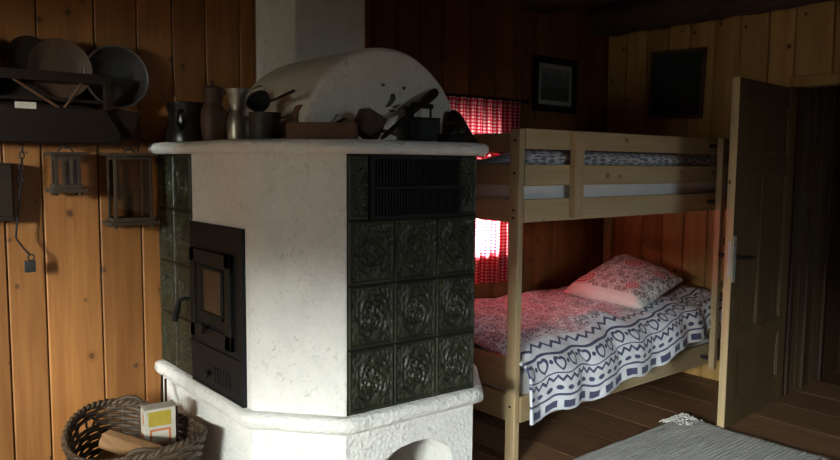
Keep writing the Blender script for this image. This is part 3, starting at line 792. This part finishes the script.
# ================================================================== PLATE RACK AND PLATES ON THE LEFT
rk = thing('plate_rack', 'long dark wooden wall rack holding round plates above the lanterns', 'rack', (-.7, -.002, 1.48))
b = MB(); b.box(-1.45, -.27, -.016, -.002, 1.50, 1.735); b.build('back_board', 'old', rk, .003)
b = MB(); b.loft([[(-1.45, -.145, 1.48), (-.215, -.145, 1.485), (-.20, -.145, 1.52), (-.26, -.145, 1.622), (-1.45, -.145, 1.622)], [(-1.45, -.127, 1.48), (-.215, -.127, 1.485), (-.20, -.127, 1.52), (-.26, -.127, 1.622), (-1.45, -.127, 1.622)]]); b.build('front_board', 'old', rk, .004)
b = MB(); b.box(-1.45, -.21, -.128, -.016, 1.48, 1.50); b.build('bottom_board', 'old', rk, .003)
for x0 in (-.262, -1.45):
    b = MB(); b.loft([[(x, -.002, 1.485), (x, -.127, 1.485), (x, -.127, 1.62), (x, -.002, 1.62)] for x in (x0, x0 + .022)]); b.build('end_panel', 'oldz', rk, .003)
    b = MB(); b.box(x0, x0 + .024, -.145, -.108, 1.62, 1.735); b.build('upright', 'oldz', rk, .003)
b = MB(); b.box(-1.45, -.27, -.122, -.017, 1.647, 1.659); b.build('shelf', 'old', rk, .002)
b = MB(); b.loft([[(-.24, -.002, 1.50), (-.24, -.12, 1.50), (-.24, -.12, 1.63), (-.24, -.002, 1.63)], [(-.15, -.002, 1.505), (-.15, -.11, 1.505), (-.105, -.11, 1.625), (-.105, -.002, 1.625)]]); b.build('side_box', 'old', rk, .004)
b = MB(); b.box(-1.45, -.238, -.148, -.126, 1.724, 1.764); b.build('top_rail', 'old', rk, .003)
for (xa, za, xb, zb) in ((-.60, 1.725, -.44, 1.622), (-.35, 1.725, -.42, 1.622)):
    b = MB(); b.tube([(xa, -.139, za), (xb, -.139, zb)], .006, 6); b.build('brace', 'brown', rk)
b = MB(); b.box(-.598, -.524, -.1475, -.145, 1.624 - .012, 1.645 - .012 + .004); o = b.build('paper_tag', 'paper', rk); o['label'] = 'small white paper strip'
def plate(name, c, r, mat, rim, label, lean=.10, depth=.025):
    t = thing(name, label, 'plate' if 'plate' in name else 'sieve', c, )
    b = MB(); b.M = Matrix.Translation(Vector(c)) @ Matrix.Rotation(PI / 2 - lean, 4, 'X')
    b.lathe([(0, -.002), (r * .55, -.002), (r * .68, .004), (r * .95, depth * .8), (r, depth), (r * 1.0, depth + .004), (r * .94, depth + .001), (r * .66, .010), (r * .55, .005), (0, .005)], (0, 0, 0), 48); b.build('dish', mat, t, 0, True)
    if rim:
        b = MB(); b.M = Matrix.Translation(Vector(c)) @ Matrix.Rotation(PI / 2 - lean, 4, 'X')
        b.tube([(r * math.cos(a * 2 * PI / 48), r * math.sin(a * 2 * PI / 48), depth + .002) for a in range(48)], .005, 8, closed=True); b.build('rim', rim, t, 0, True)
    return t
plate('wooden_plate', (-.520, -.030, 1.818), .086, 'oldz', None, 'smaller dark round plate on the wall behind the rack, left of the brown plate')
plate('wooden_plate', (-.415, -.060, 1.782), .120, 'brownz', None, 'larger brown round plate standing in the rack, in the middle')
plate('wooden_plate', (-.745, -.050, 1.777), .115, 'brownz', None, 'brown round plate in the rack cut off by the left picture edge')
t = plate('metal_plate', (-.192, -.045, 1.768), .130, 'darksteel', 'steel', 'large dark metal plate with shiny rim at the right end of the rack', .06, .03)

# ---- things hanging on the left wall
def lantern(name, cx, w, d, z0, z1, label, bars, arch, glassm):
    t = thing(name, label, 'lantern', (cx, -.1, z0)); cy = -.03 - d / 2
    b = MB(); b.box(cx - w / 2, cx + w / 2, cy - d / 2, cy + d / 2, z0 + .012, z0 + .028); b.box(cx - w / 2 + .015, cx + w / 2 - .015, cy - d / 2 + .012, cy + d / 2 - .012, z0 + .028, z0 + .045)
    for sx_ in (-1, 1):
        for sy_ in (-1, 1): b.lathe([(.008, 0), (.009, .006), (.006, .013)], (cx + sx_ * (w / 2 - .025), cy + sy_ * (d / 2 - .02), z0), 10)
    b.build('base', 'lw', t, .003)
    b = MB(); b.box(cx - w / 2, cx + w / 2, cy - d / 2, cy + d / 2, z1 - .02, z1 - .006); b.box(cx - w / 2 + .02, cx + w / 2 - .02, cy - d / 2 + .015, cy + d / 2 - .015, z1 - .035, z1 - .02); b.build('top', 'lw', t, .003)
    iw, idp = w / 2 - .028, d / 2 - .022
    pts = [(-iw, -idp), (iw, -idp), (iw, idp), (-iw, idp)]
    for i in range(bars): pts.append((-iw + 2 * iw * (i + 1) / (bars + 1), -idp))
    for qx, qy in pts:
        b = MB(); b.box(cx + qx - .006, cx + qx + .006, cy + qy - .006, cy + qy + .006, z0 + .03, z1 - .02); b.build('bar', 'lw', t, .001)
    b = MB()
    for q in ((-iw, iw, -idp, -idp + .002), (-iw, -iw + .002, -idp, idp), (iw - .002, iw, -idp, idp)): b.box(cx + q[0], cx + q[1], cy + q[2], cy + q[3], z0 + .045, z1 - .035)
    b.build('glass', glassm, t)
    b = MB(); b.lathe([(.012, 0), (.014, .005), (.011, .01), (.011, .09), (.002, .095)], (cx, cy, z0 + .045), 14); o = b.build('candle', 'brownz', t, 0, True)
    b = MB(); R = arch
    b.tube([(cx + R * math.cos(PI * i / 12), cy, z1 - .008 + R * .9 * math.sin(PI * i / 12)) for i in range(13)], .005, 8); b.build('handle', 'lw', t, 0, True)
    b = MB(); b.tube([(cx, -.001, z1 + R * .9 - .006), (cx, cy - .012, z1 + R * .9 - .014), (cx, cy - .014, z1 + R * .9 + .002)], .003, 6); b.build('hook', 'iron', t)
    return t
lantern('hanging_lantern', -.408, .142, .10, 1.268, 1.452, 'smaller lantern with thin bars and round handle hanging under the rack', 2, .028, 'lampglass')
lantern('hanging_lantern', -.157, .205, .13, 1.125, 1.452, 'larger dark box lantern hanging beside the stove', 0, .022, 'lampglass')
t = thing('wall_box', 'dark flat wooden box at the left picture edge below the rack', 'box', (-.69, -.002, 1.17))
b = MB(); b.box(-.78, -.60, -.07, -.002, 1.17, 1.40); b.build('case', 'oldz', t, .004)
b = MB(); b.box(-.775, -.605, -.08, -.07, 1.19, 1.395); b.build('lid', 'old', t, .004)
t = thing('iron_hook_chain', 'thin iron chain and hooked rod with a square plate hanging on the wall', 'chain', (-.57, -.05, .96))
b = MB()
for i in range(7):
    z = 1.455 - i * .024; q = []
    for a in range(10):
        an = 2 * PI * a / 10
        dx, dz = .008 * math.cos(an), .015 * math.sin(an)
        q.append((-.562 + (dx if i % 2 else 0) - .002 * i, -.06 + (0 if i % 2 else dx), z + dz))
    b.tube(q, .0028, 6, closed=True)
b.build('chain', 'iron', t, 0, True)
b = MB(); b.tube([(-.576, -.06, 1.30), (-.58, -.06, 1.26), (-.588, -.06, 1.19), (-.598, -.06, 1.105), (-.595, -.06, 1.095), (-.57, -.06, 1.055), (-.548, -.06, 1.028)], .004, 8); b.build('hooked_rod', 'iron', t, 0, True)
b = MB(); b.tube([(-.546 + .012 * math.cos(a * PI / 8), -.06, 1.018 + .012 * math.sin(a * PI / 8)) for a in range(16)], .003, 6, closed=True); b.build('ring', 'iron', t)
b = MB(); b.box(-.572, -.53, -.064, -.055, .958, 1.006); b.build('square_plate', 'darksteel', t, .002)
b = MB(); b.tube([(-.562, -.001, 1.478), (-.562, -.062, 1.472), (-.562, -.064, 1.462)], .003, 6); b.build('nail', 'iron', t)

# ================================================================== KITCHEN THINGS ON THE STOVE
ZM = MZ1 + .0
def vessel(name, label, cat, c, prof, mat, wall=.005, seg=40, sx=1, sy=1):
    t = thing(name, label, cat, (c[0], c[1], ZM))
    inner = [(max(r - wall, .001), z) for r, z in reversed(prof) if z > .012]
    p = [(0, 0)] + prof + inner + [(0, .012)]
    b = MB(); b.lathe(p, (c[0], c[1], ZM), seg, None, sx, sy); b.build('body', mat, t, 0, True)
    return t
t = vessel('dark_jug', 'squat dark glazed jug at the wall end of the stove shelf', 'jug', (.085, -.135), [(.088, 0), (.091, .02), (.086, .05), (.076, .085), (.074, .11), (.080, .135), (.090, .165), (.092, .178), (.089, .182)], 'darkpot')
b = MB(); b.tube([(.085 - .045, -.135 - .065, ZM + .145), (.085 - .075, -.135 - .085, ZM + .13), (.085 - .08, -.135 - .088, ZM + .09), (.085 - .05, -.135 - .062, ZM + .06)], .009, 10); b.build('handle', 'darkpot', t, 0, True)
t = vessel('stoneware_bottle', 'tall brown stoneware jug with lid between the dark jug and tin can', 'jug', (.06, -.475), [(.040, 0), (.044, .012), (.049, .06), (.050, .10), (.046, .135), (.036, .152), (.034, .16), (.038, .168), (.041, .19), (.040, .215)], 'clay')
b = MB(); b.lathe([(0, .205), (.041, .212), (.042, .218), (.03, .226), (.009, .229), (.008, .236), (.011, .242), (.006, .247), (0, .248)], (.06, -.475, ZM), 32); b.build('lid', 'clay', t, 0, True)
b = MB(); b.tube([(.096, -.50, ZM + .20), (.118, -.52, ZM + .195), (.122, -.523, ZM + .16), (.105, -.508, ZM + .12)], .007, 10); b.build('handle', 'clay', t, 0, True)
t = vessel('milk_can', 'shiny tin milk can with collar and wire handle on the stove shelf', 'can', (.06, -.705), [(.041, 0), (.043, .01), (.044, .06), (.040, .092), (.030, .115), (.029, .122), (.033, .14), (.042, .178), (.047, .194), (.047, .198)], 'tin', .003)
b = MB(); b.tube([(.06 + .047 * math.cos(a * PI / 16), -.705 + .047 * math.sin(a * PI / 16), ZM + .197) for a in range(32)], .0035, 6, closed=True); b.build('rim', 'tin', t, 0, True)
b = MB(); b.tube([(.085, -.735, ZM + .125), (.115, -.765, ZM + .16), (.135, -.785, ZM + .205), (.12, -.775, ZM + .21), (.085, -.745, ZM + .195)], .0035, 8); b.build('handle', 'tin', t, 0, True)
t = vessel('cooking_pot', 'small dark metal cooking pot beside the milk can', 'pot', (.085, -.875), [(.053, 0), (.056, .008), (.057, .05), (.058, .098), (.061, .102)], 'darksteel', .003)
for sg in (1, -1):
    b = MB(); b.tube([(.085 + .056 * sg * .77, -.875 - .056 * sg * .63 + q, ZM + .082) if abs(q) > .01 else (.085 + .074 * sg * .77, -.875 - .074 * sg * .63, ZM + .085) for q in (-.018, 0, .018)], .004, 8); b.build('handle', 'darksteel', t, 0, True)
t = thing('ladle', 'black ladle lying across the cooking pot with handle pointing up', 'ladle', (.075, -.85, ZM + .10))
b = MB(); b.M = Matrix.Translation((.075, -.838, ZM + .150)) @ Matrix.Rotation(-.9, 4, 'Y') @ Matrix.Rotation(.5, 4, 'X')
b.lathe([(0, -.045), (.024, -.04), (.04, -.022), (.046, 0), (.043, 0), (.037, -.02), (.022, -.036), (0, -.041)], (0, 0, 0), 28); b.build('bowl', 'black', t, 0, True)
b = MB(); b.tube([(.085, -.865, ZM + .135), (.105, -.93, ZM + .152), (.125, -1.0, ZM + .172), (.128, -1.012, ZM + .176)], [.005, .005, .006, .006], 8); b.build('handle', 'black', t, 0, True)

# wooden hand plane along the chamfered corner
pa, pb = Vector((.098, -1.015, ZM)), Vector((.285, -1.180, ZM)); e = (pb - pa); L = e.length; e.normalize(); n_ = Vector((-e.y, e.x, 0))
t = thing('wooden_hand_plane', 'old brown wooden hand plane with curved horn on the stove corner', 'plane', tuple((pa + pb) / 2))
Mx = Matrix.Translation(pa) @ Matrix(((e.x, n_.x, 0, 0), (e.y, n_.y, 0, 0), (0, 0, 1, 0), (0, 0, 0, 1)))
b = MB(); b.M = Mx; b.box(.0, L, -.028, .028, 0.0, .062); b.build('stock', 'brown', t, .004)
b = MB(); b.M = Mx; b.loft([[(.03 + .014 * math.cos(a * PI / 5) + o_[0], .013 * math.sin(a * PI / 5), .058 + o_[1]) for a in range(10)] if i == 0 else [(.03 + o_[0] + o_[2] * math.cos(a * PI / 5), o_[2] * .9 * math.sin(a * PI / 5), .058 + o_[1]) for a in range(10)] for i, o_ in enumerate([(0, 0, .014), (-.002, .02, .011), (.002, .045, .012), (.012, .062, .013), (.020, .066, .009)])]); b.build('horn', 'brown', t, 0, True)
b = MB(); b.M = Mx; b.hexa([(.15, -.016, .055), (.156, -.016, .055), (.156, .016, .055), (.15, .016, .055), (.178, -.016, .092), (.184, -.016, .092), (.184, .016, .092), (.178, .016, .092)]); b.build('blade', 'steel', t, .001)
b = MB(); b.M = Mx; b.hexa([(.158, -.013, .058), (.176, -.013, .058), (.176, .013, .058), (.158, .013, .058), (.20, -.013, .078), (.214, -.013, .078), (.214, .013, .078), (.20, .013, .078)]); b.build('wedge', 'old', t, .002)
# mallet tilted
t = thing('wooden_mallet', 'wooden mallet lying tilted between the plane and the irons', 'mallet', (.39, -1.10, ZM))
Mx = Matrix.Translation((.392, -1.10, ZM + .062)) @ Matrix.Rotation(math.radians(27), 4, 'Y')
b = MB(); b.M = Mx; b.loft([[(-.048, -.035, -.045), (.044, -.035, -.050), (.044, .035, -.050), (-.048, .035, -.045)], [(-.046, -.035, .046), (.046, -.035, .050), (.046, .035, .050), (-.046, .035, .046)]]); b.build('head', 'brownz', t, .006)
b = MB(); b.tube([(.425, -1.10, ZM + .046), (.47, -1.102, ZM + .040), (.50, -1.104, ZM + .035), (.535, -1.106, ZM + .030)], [.009, .007, .007, .009], 10); b.build('handle', 'brown', t, 0, True)
# long beater leaning on the vault
t = thing('wooden_beater', 'long dark wooden beater leaning against the vaulted stove top', 'beater', (.46, -1.19, ZM))
p0, p1 = Vector((.375, -1.205, ZM + .010)), Vector((.782, -1.025, ZM + .215)); b = MB()
b.tube([tuple(p0.lerp(p1, f)) for f in (0, .05, .5, .68, .75, .95, .99, 1)], [.006, .009, .010, .013, .018, .020, .017, .008], 12); b.build('stick', 'old', t, 0, True)
# charcoal iron and flat iron
def iron(name, label, cx, cy, L, w, h, chim, rz):
    t = thing(name, label, 'iron', (cx, cy, ZM)); t.rotation_euler.z = 0
    M = Matrix.Translation((cx, cy, ZM)) @ Matrix.Rotation(rz, 4, 'Z')
    out = [(-L / 2, -w / 2), (L * .15, -w / 2), (L * .38, -w * .28), (L / 2, 0), (L * .38, w * .28), (L * .15, w / 2), (-L / 2, w / 2)]
    b = MB(); b.M = M; b.prism(out, 0.001, .012); b.build('sole_plate', 'iron', t, .002)
    b = MB(); b.M = M; b.loft([[(x * .96, y * .94, .012) for x, y in out], [(x * .93, y * .9, h) for x, y in out]]); b.build('body', 'black', t, .003)
    b = MB(); b.M = M; b.loft([[(x * .95, y * .95, h) for x, y in out], [(x * .93, y * .9, h + .008) for x, y in out]]); b.build('lid', 'iron', t, .002)
    for xx in (-L * .3, L * .22): b = MB(); b.M = M; b.tube([(xx, 0, h + .006), (xx, 0, h + .05)], .005, 8); b.build('handle_post', 'iron', t)
    b = MB(); b.M = M; b.tube([(-L * .36, 0, h + .054), (-L * .2, 0, h + .056), (0, 0, h + .058), (L * .2, 0, h + .056), (L * .28, 0, h + .054)], [.009, .012, .013, .012, .009], 12); b.build('handle', 'oldz', t, 0, True)
    if chim:
        b = MB(); b.M = M; b.loft([[(L * .3 + .016 * math.cos(a * PI / 8), .016 * math.sin(a * PI / 8), h) for a in range(16)], [(L * .36 + .02 * math.cos(a * PI / 8), .02 * math.sin(a * PI / 8), h + .05) for a in range(16)]]); b.build('chimney', 'iron', t, 0, True)
    return t
iron('charcoal_iron', 'tall black charcoal iron with handle behind the leaning beater',   .675, -1.058, .155, .080, .095, True, math.radians(170))
iron('flat_iron', 'low black flat iron right of the charcoal iron', .80, -1.12, .15, .075, .030, False, math.radians(8))
t = thing('wooden_clog', 'dark clog shaped block at the right end of the stove shelf', 'clog', (.93, -1.02, ZM))
b = MB(); rings = []
for k in range(14):
    f = k / 13; s = -.085 + .19 * f; h = .118 * (1 - smooth_step(.15, 1.0, f)) + .026; w = .036 * (1 - .25 * f) * (1 if 0 < k < 13 else .6)
    h = h if k > 0 else .10
    dx, dy = s * .96, s * .2
    rings.append([(.925 + dx - .2 * w * math.cos(a * PI / 6), -1.03 + dy + w * math.cos(a * PI / 6), ZM + .001 + max(0, (h / 2 + h / 2 * math.sin(a * PI / 6)))) for a in range(12)])
b.loft(rings); b.build('shoe', 'old', t, 0, True)
b = MB(); b.tube([(.845, -1.055, ZM + .045), (.85, -1.085, ZM + .05), (.90, -1.075, ZM + .055)], .005, 6); b.build('buckle', 'steel', t)

# ================================================================== BASKET
bk = thing('wicker_basket', 'dark woven wicker basket on the floor left of the stove', 'basket', (-.285, -.478, 0))
BCX, BCY = -.292, -.495
def oval(z): 
    f = (z / .36) ** .8; return .165 + .078 * f, .225 + .105 * f
def gap(th): return abs(((th - math.radians(118) + PI) % (2 * PI)) - PI) < .20
b = MB(); NR = 25
def rimz(th): return .36 + .03 * math.cos(2 * (th - math.radians(100))) 
for i in range(NR):
    pts = []
    for j in range(112):
        th = 2 * PI * j / 112; z = .012 + (rimz(th) - .012) * (i + .5) / NR; ax, ay = oval(z); w = .005 * math.sin(14 * th + PI * i)
        if i in (20, 21) and gap(th): w = -.004; z += .014 if i == 21 else -.014
        pts.append((BCX + (ax + w) * math.cos(th), BCY + (ay + w) * math.sin(th), z))
    b.tube(pts, .0072, 6, closed=True)
b.build('woven_wall', 'wicker', bk, 0, True)
b = MB()
for k in range(28):
    th = 2 * PI * k / 28; b.tube([(BCX + oval(z)[0] * math.cos(th), BCY + oval(z)[1] * math.sin(th), z) for z in [.006 + (rimz(th) - .006) * q / 6 for q in range(7)]], .0055, 6)
b.build('stakes', 'wicker', bk, 0, True)
b = MB()
for ph in (0, PI):
    b.tube([(BCX + (oval(.36)[0] + .006 * math.cos(30 * th + ph)) * math.cos(th), BCY + (oval(.36)[1] + .006 * math.cos(30 * th + ph)) * math.sin(th), rimz(th) + .004 + .008 * math.sin(30 * th + ph)) for th in [2 * PI * j / 180 for j in range(180)]], .0085, 6, closed=True)
b.build('braided_rim', 'wicker', bk, 0, True)
b = MB(); b.lathe([(0, .004), (.163, .004), (.163, .014), (0, .014)], (BCX, BCY, 0), 40, None, 1, 1.36); b.build('bottom', 'wicker', bk)
for th in (math.radians(72), math.radians(252)):
    b = MB(); b.tube([(BCX + oval(.36)[0] * math.cos(th + d), BCY + oval(.36)[1] * math.sin(th + d), rimz(th) + hh) for d, hh in ((-.22, -.01), (-.2, .008), (-.12, .022), (0, .027), (.12, .022), (.2, .008), (.22, -.01))], .009, 8); b.build('handle', 'wicker', bk, 0, True)
# firewood in the basket
def firewood(c, L, r, rz, tilt, label, mat='log'):
    b = MB(); b.M = Matrix.Translation(c) @ Matrix.Rotation(rz, 4, 'Z') @ Matrix.Rotation(tilt, 4, 'X')
    prof = [(math.cos(a) * r * (1 + .15 * nz(a, c[0] * 9)), math.sin(a) * r) for a in (-.2, .35, .9, 1.5, 2.1, 2.7, 3.3)] + [(-.1 * r, -.75 * r)]
    rings = [[(x * (1 + .08 * nz(x * 40, q * 3)), L * (q / 6 - .5), z) for x, z in prof] for q in range(7)]
    b.loft(rings); o = b.build('firewood_log', mat, None, .003); return tag(o, label, 'firewood', 'firewood in the basket')
firewood((-.30, -.56, .300), .36, .05, .35, .02, 'pale split log on top near the front of the basket')
firewood((-.36, -.47, .190), .34, .056, -.12, 0, 'split log lying under the pale top log in the basket')
firewood((-.225, -.48, .190), .34, .055, .08, 0, 'split log under the printed carton in the basket')
firewood((-.29, -.48, .075), .36, .055, .1, 0, 'split log at the bottom of the basket', 'brown')
firewood((-.405, -.48, .075), .22, .048, -.05, 0, 'split log at the bottom of the basket on the left', 'brown')
firewood((-.175, -.48, .075), .22, .048, -.05, 0, 'split log at the bottom of the basket on the right', 'brown')
# printed carton standing in the basket
CB = Vector((-.195, -.50, .285)); fx = Vector((.80, -.60, 0)); fy = Vector((.60, .80, 0))
t = thing('printed_carton', 'white carton with yellow and orange print standing in the wicker basket', 'carton', tuple(CB))
MC = Matrix.Translation(CB) @ Matrix(((fx.x, fy.x, 0, 0), (fx.y, fy.y, 0, 0), (0, 0, 1, 0), (0, 0, 0, 1))) @ Matrix.Rotation(.50, 4, 'Z')
b = MB(); b.M = MC; b.box(-.06, .06, 0, .075, 0, .148); b.build('box', 'paper', t, .0015)
b = MB(); b.M = MC; b.box(-.045, .042, -.0015, 0, .078, .138); o = b.build('yellow_label', 'yellow', t); o['label'] = 'yellow printed square'
b = MB(); b.M = MC
for q in ((-.04, .04, .058, .066), (-.04, -.032, .004, .06), (.032, .04, .004, .06), (-.04, .04, .004, .01)): b.box(q[0], q[1], -.0015, 0, q[2], q[3])
o = b.build('orange_frame_print', 'red', t); o['label'] = 'orange red printed frame'
b = MB(); b.M = MC; b.box(-.061, -.0602, .012, .03, .085, .125); b.build('side_print', 'red', t)
b = MB(); b.M = MC; b.box(-.061, -.0602, .01, .06, .03, .045); b.build('side_print', 'red', t)
t = thing('dark_booklet', 'thin dark booklet standing behind the carton in the basket', 'booklet', (-.09, -.52, .30))
b = MB(); b.M = MC; b.box(.060, .070, .005, .10, -.02, .145); b.build('cover', 'darkpot', t, .001)
b = MB(); b.M = MC; b.box(.0615, .0685, .0065, .098, -.018, .1455); b.build('pages', 'paper', t)
# kindling sticks leaning on the stove base
for i, (a, c) in enumerate((((-.115, -.30, .30), (-.050, -.125, .455)), ((-.105, -.325, .30), (-.047, -.16, .445)))):
    b = MB(); b.tube([a, tuple((Vector(a) + Vector(c)) / 2 + Vector((0, .004, .004))), c], .0055, 7)
    tag(b.build('kindling_stick', 'oldz', None, 0, True), ('longer' if i == 0 else 'shorter') + ' thin dark stick leaning from the basket against the stove base', 'stick', 'kindling sticks')

# ================================================================== LIGHT, WORLD, CAMERA
def area(name, loc, target, sx_, sy_, power, col, spread=PI):
    l = bpy.data.lights.new(name, 'AREA'); l.shape = 'RECTANGLE'; l.size = sx_; l.size_y = sy_; l.energy = power; l.color = col; l.spread = spread
    o = bpy.data.objects.new(name, l); COL.objects.link(o); o.location = loc
    o.rotation_euler = (Vector(target) - Vector(loc)).to_track_quat('-Z', 'Y').to_euler(); return o
area('sky_outside_left_window', (-5.6, -4.3, 2.65), (-3, -2.9, 2.4), 2.2, 2.0, 8000, (1, .97, .93))
area('sky_outside_front_window', (1.0, -7.2, 2.9), (1.15, -5, 1.7), 3.0, 2.4, 470, (.86, .93, 1))
area('sky_outside_small_window', (-4.4, -2.2, 1.75), (-3, -1.5, 1.5), 1.3, 1.2, 86, (1, .90, .72))
area('sky_outside_curtain_window', (1.94, .42, 1.0), (1.94, 0, .88), .5, .2, 260, (1, .90, .84), 2.6)

w = bpy.data.worlds.new('overcast_sky'); sc.world = w; w.use_nodes = True; nt = w.node_tree
bg = nt.nodes['Background']; tc = nt.nodes.new('ShaderNodeTexCoord'); sp = nt.nodes.new('ShaderNodeSeparateXYZ'); cr = nt.nodes.new('ShaderNodeValToRGB')
nt.links.new(tc.outputs['Generated'], sp.inputs[0]); nt.links.new(sp.outputs[2], cr.inputs[0]); nt.links.new(cr.outputs[0], bg.inputs[0])
cr.color_ramp.elements[0].position = 0.0; cr.color_ramp.elements[0].color = (.55, .56, .55, 1)
cr.color_ramp.elements[1].position = .12; cr.color_ramp.elements[1].color = (.85, .92, 1, 1)
bg.inputs[1].default_value = .45

cam = bpy.data.cameras.new('camera'); co = bpy.data.objects.new('camera', cam); COL.objects.link(co)
cam.sensor_width = 36; cam.lens = 730.5664 / 840 * 36; cam.clip_start = .05
yaw, pit, rol = math.radians(39.48), math.radians(5.1114), math.radians(.4512)
fwv = Vector((math.sin(yaw), math.cos(yaw), 0)); rtv = Vector((math.cos(yaw), -math.sin(yaw), 0)); up = Vector((0, 0, 1))
F = fwv * math.cos(pit) - up * math.sin(pit); U = up * math.cos(pit) + fwv * math.sin(pit)
R2 = rtv * math.cos(rol) + U * math.sin(rol); U2 = U * math.cos(rol) - rtv * math.sin(rol)
mw = Matrix(((R2.x, U2.x, -F.x, -1.1996), (R2.y, U2.y, -F.y, -3.3365), (R2.z, U2.z, -F.z, 1.4062), (0, 0, 0, 1)))
co.matrix_world = mw
sc.camera = co
vs = sc.view_settings; sc.display_settings.display_device = 'sRGB'
vs.view_transform = 'Standard'; vs.look = 'None'; vs.gamma = 1; vs.use_curve_mapping = False; vs.exposure = 0.0
cy = sc.cycles; cy.use_denoising = True; cy.max_bounces = 10; cy.diffuse_bounces = 5; cy.transparent_max_bounces = 16; cy.sample_clamp_indirect = 6.0
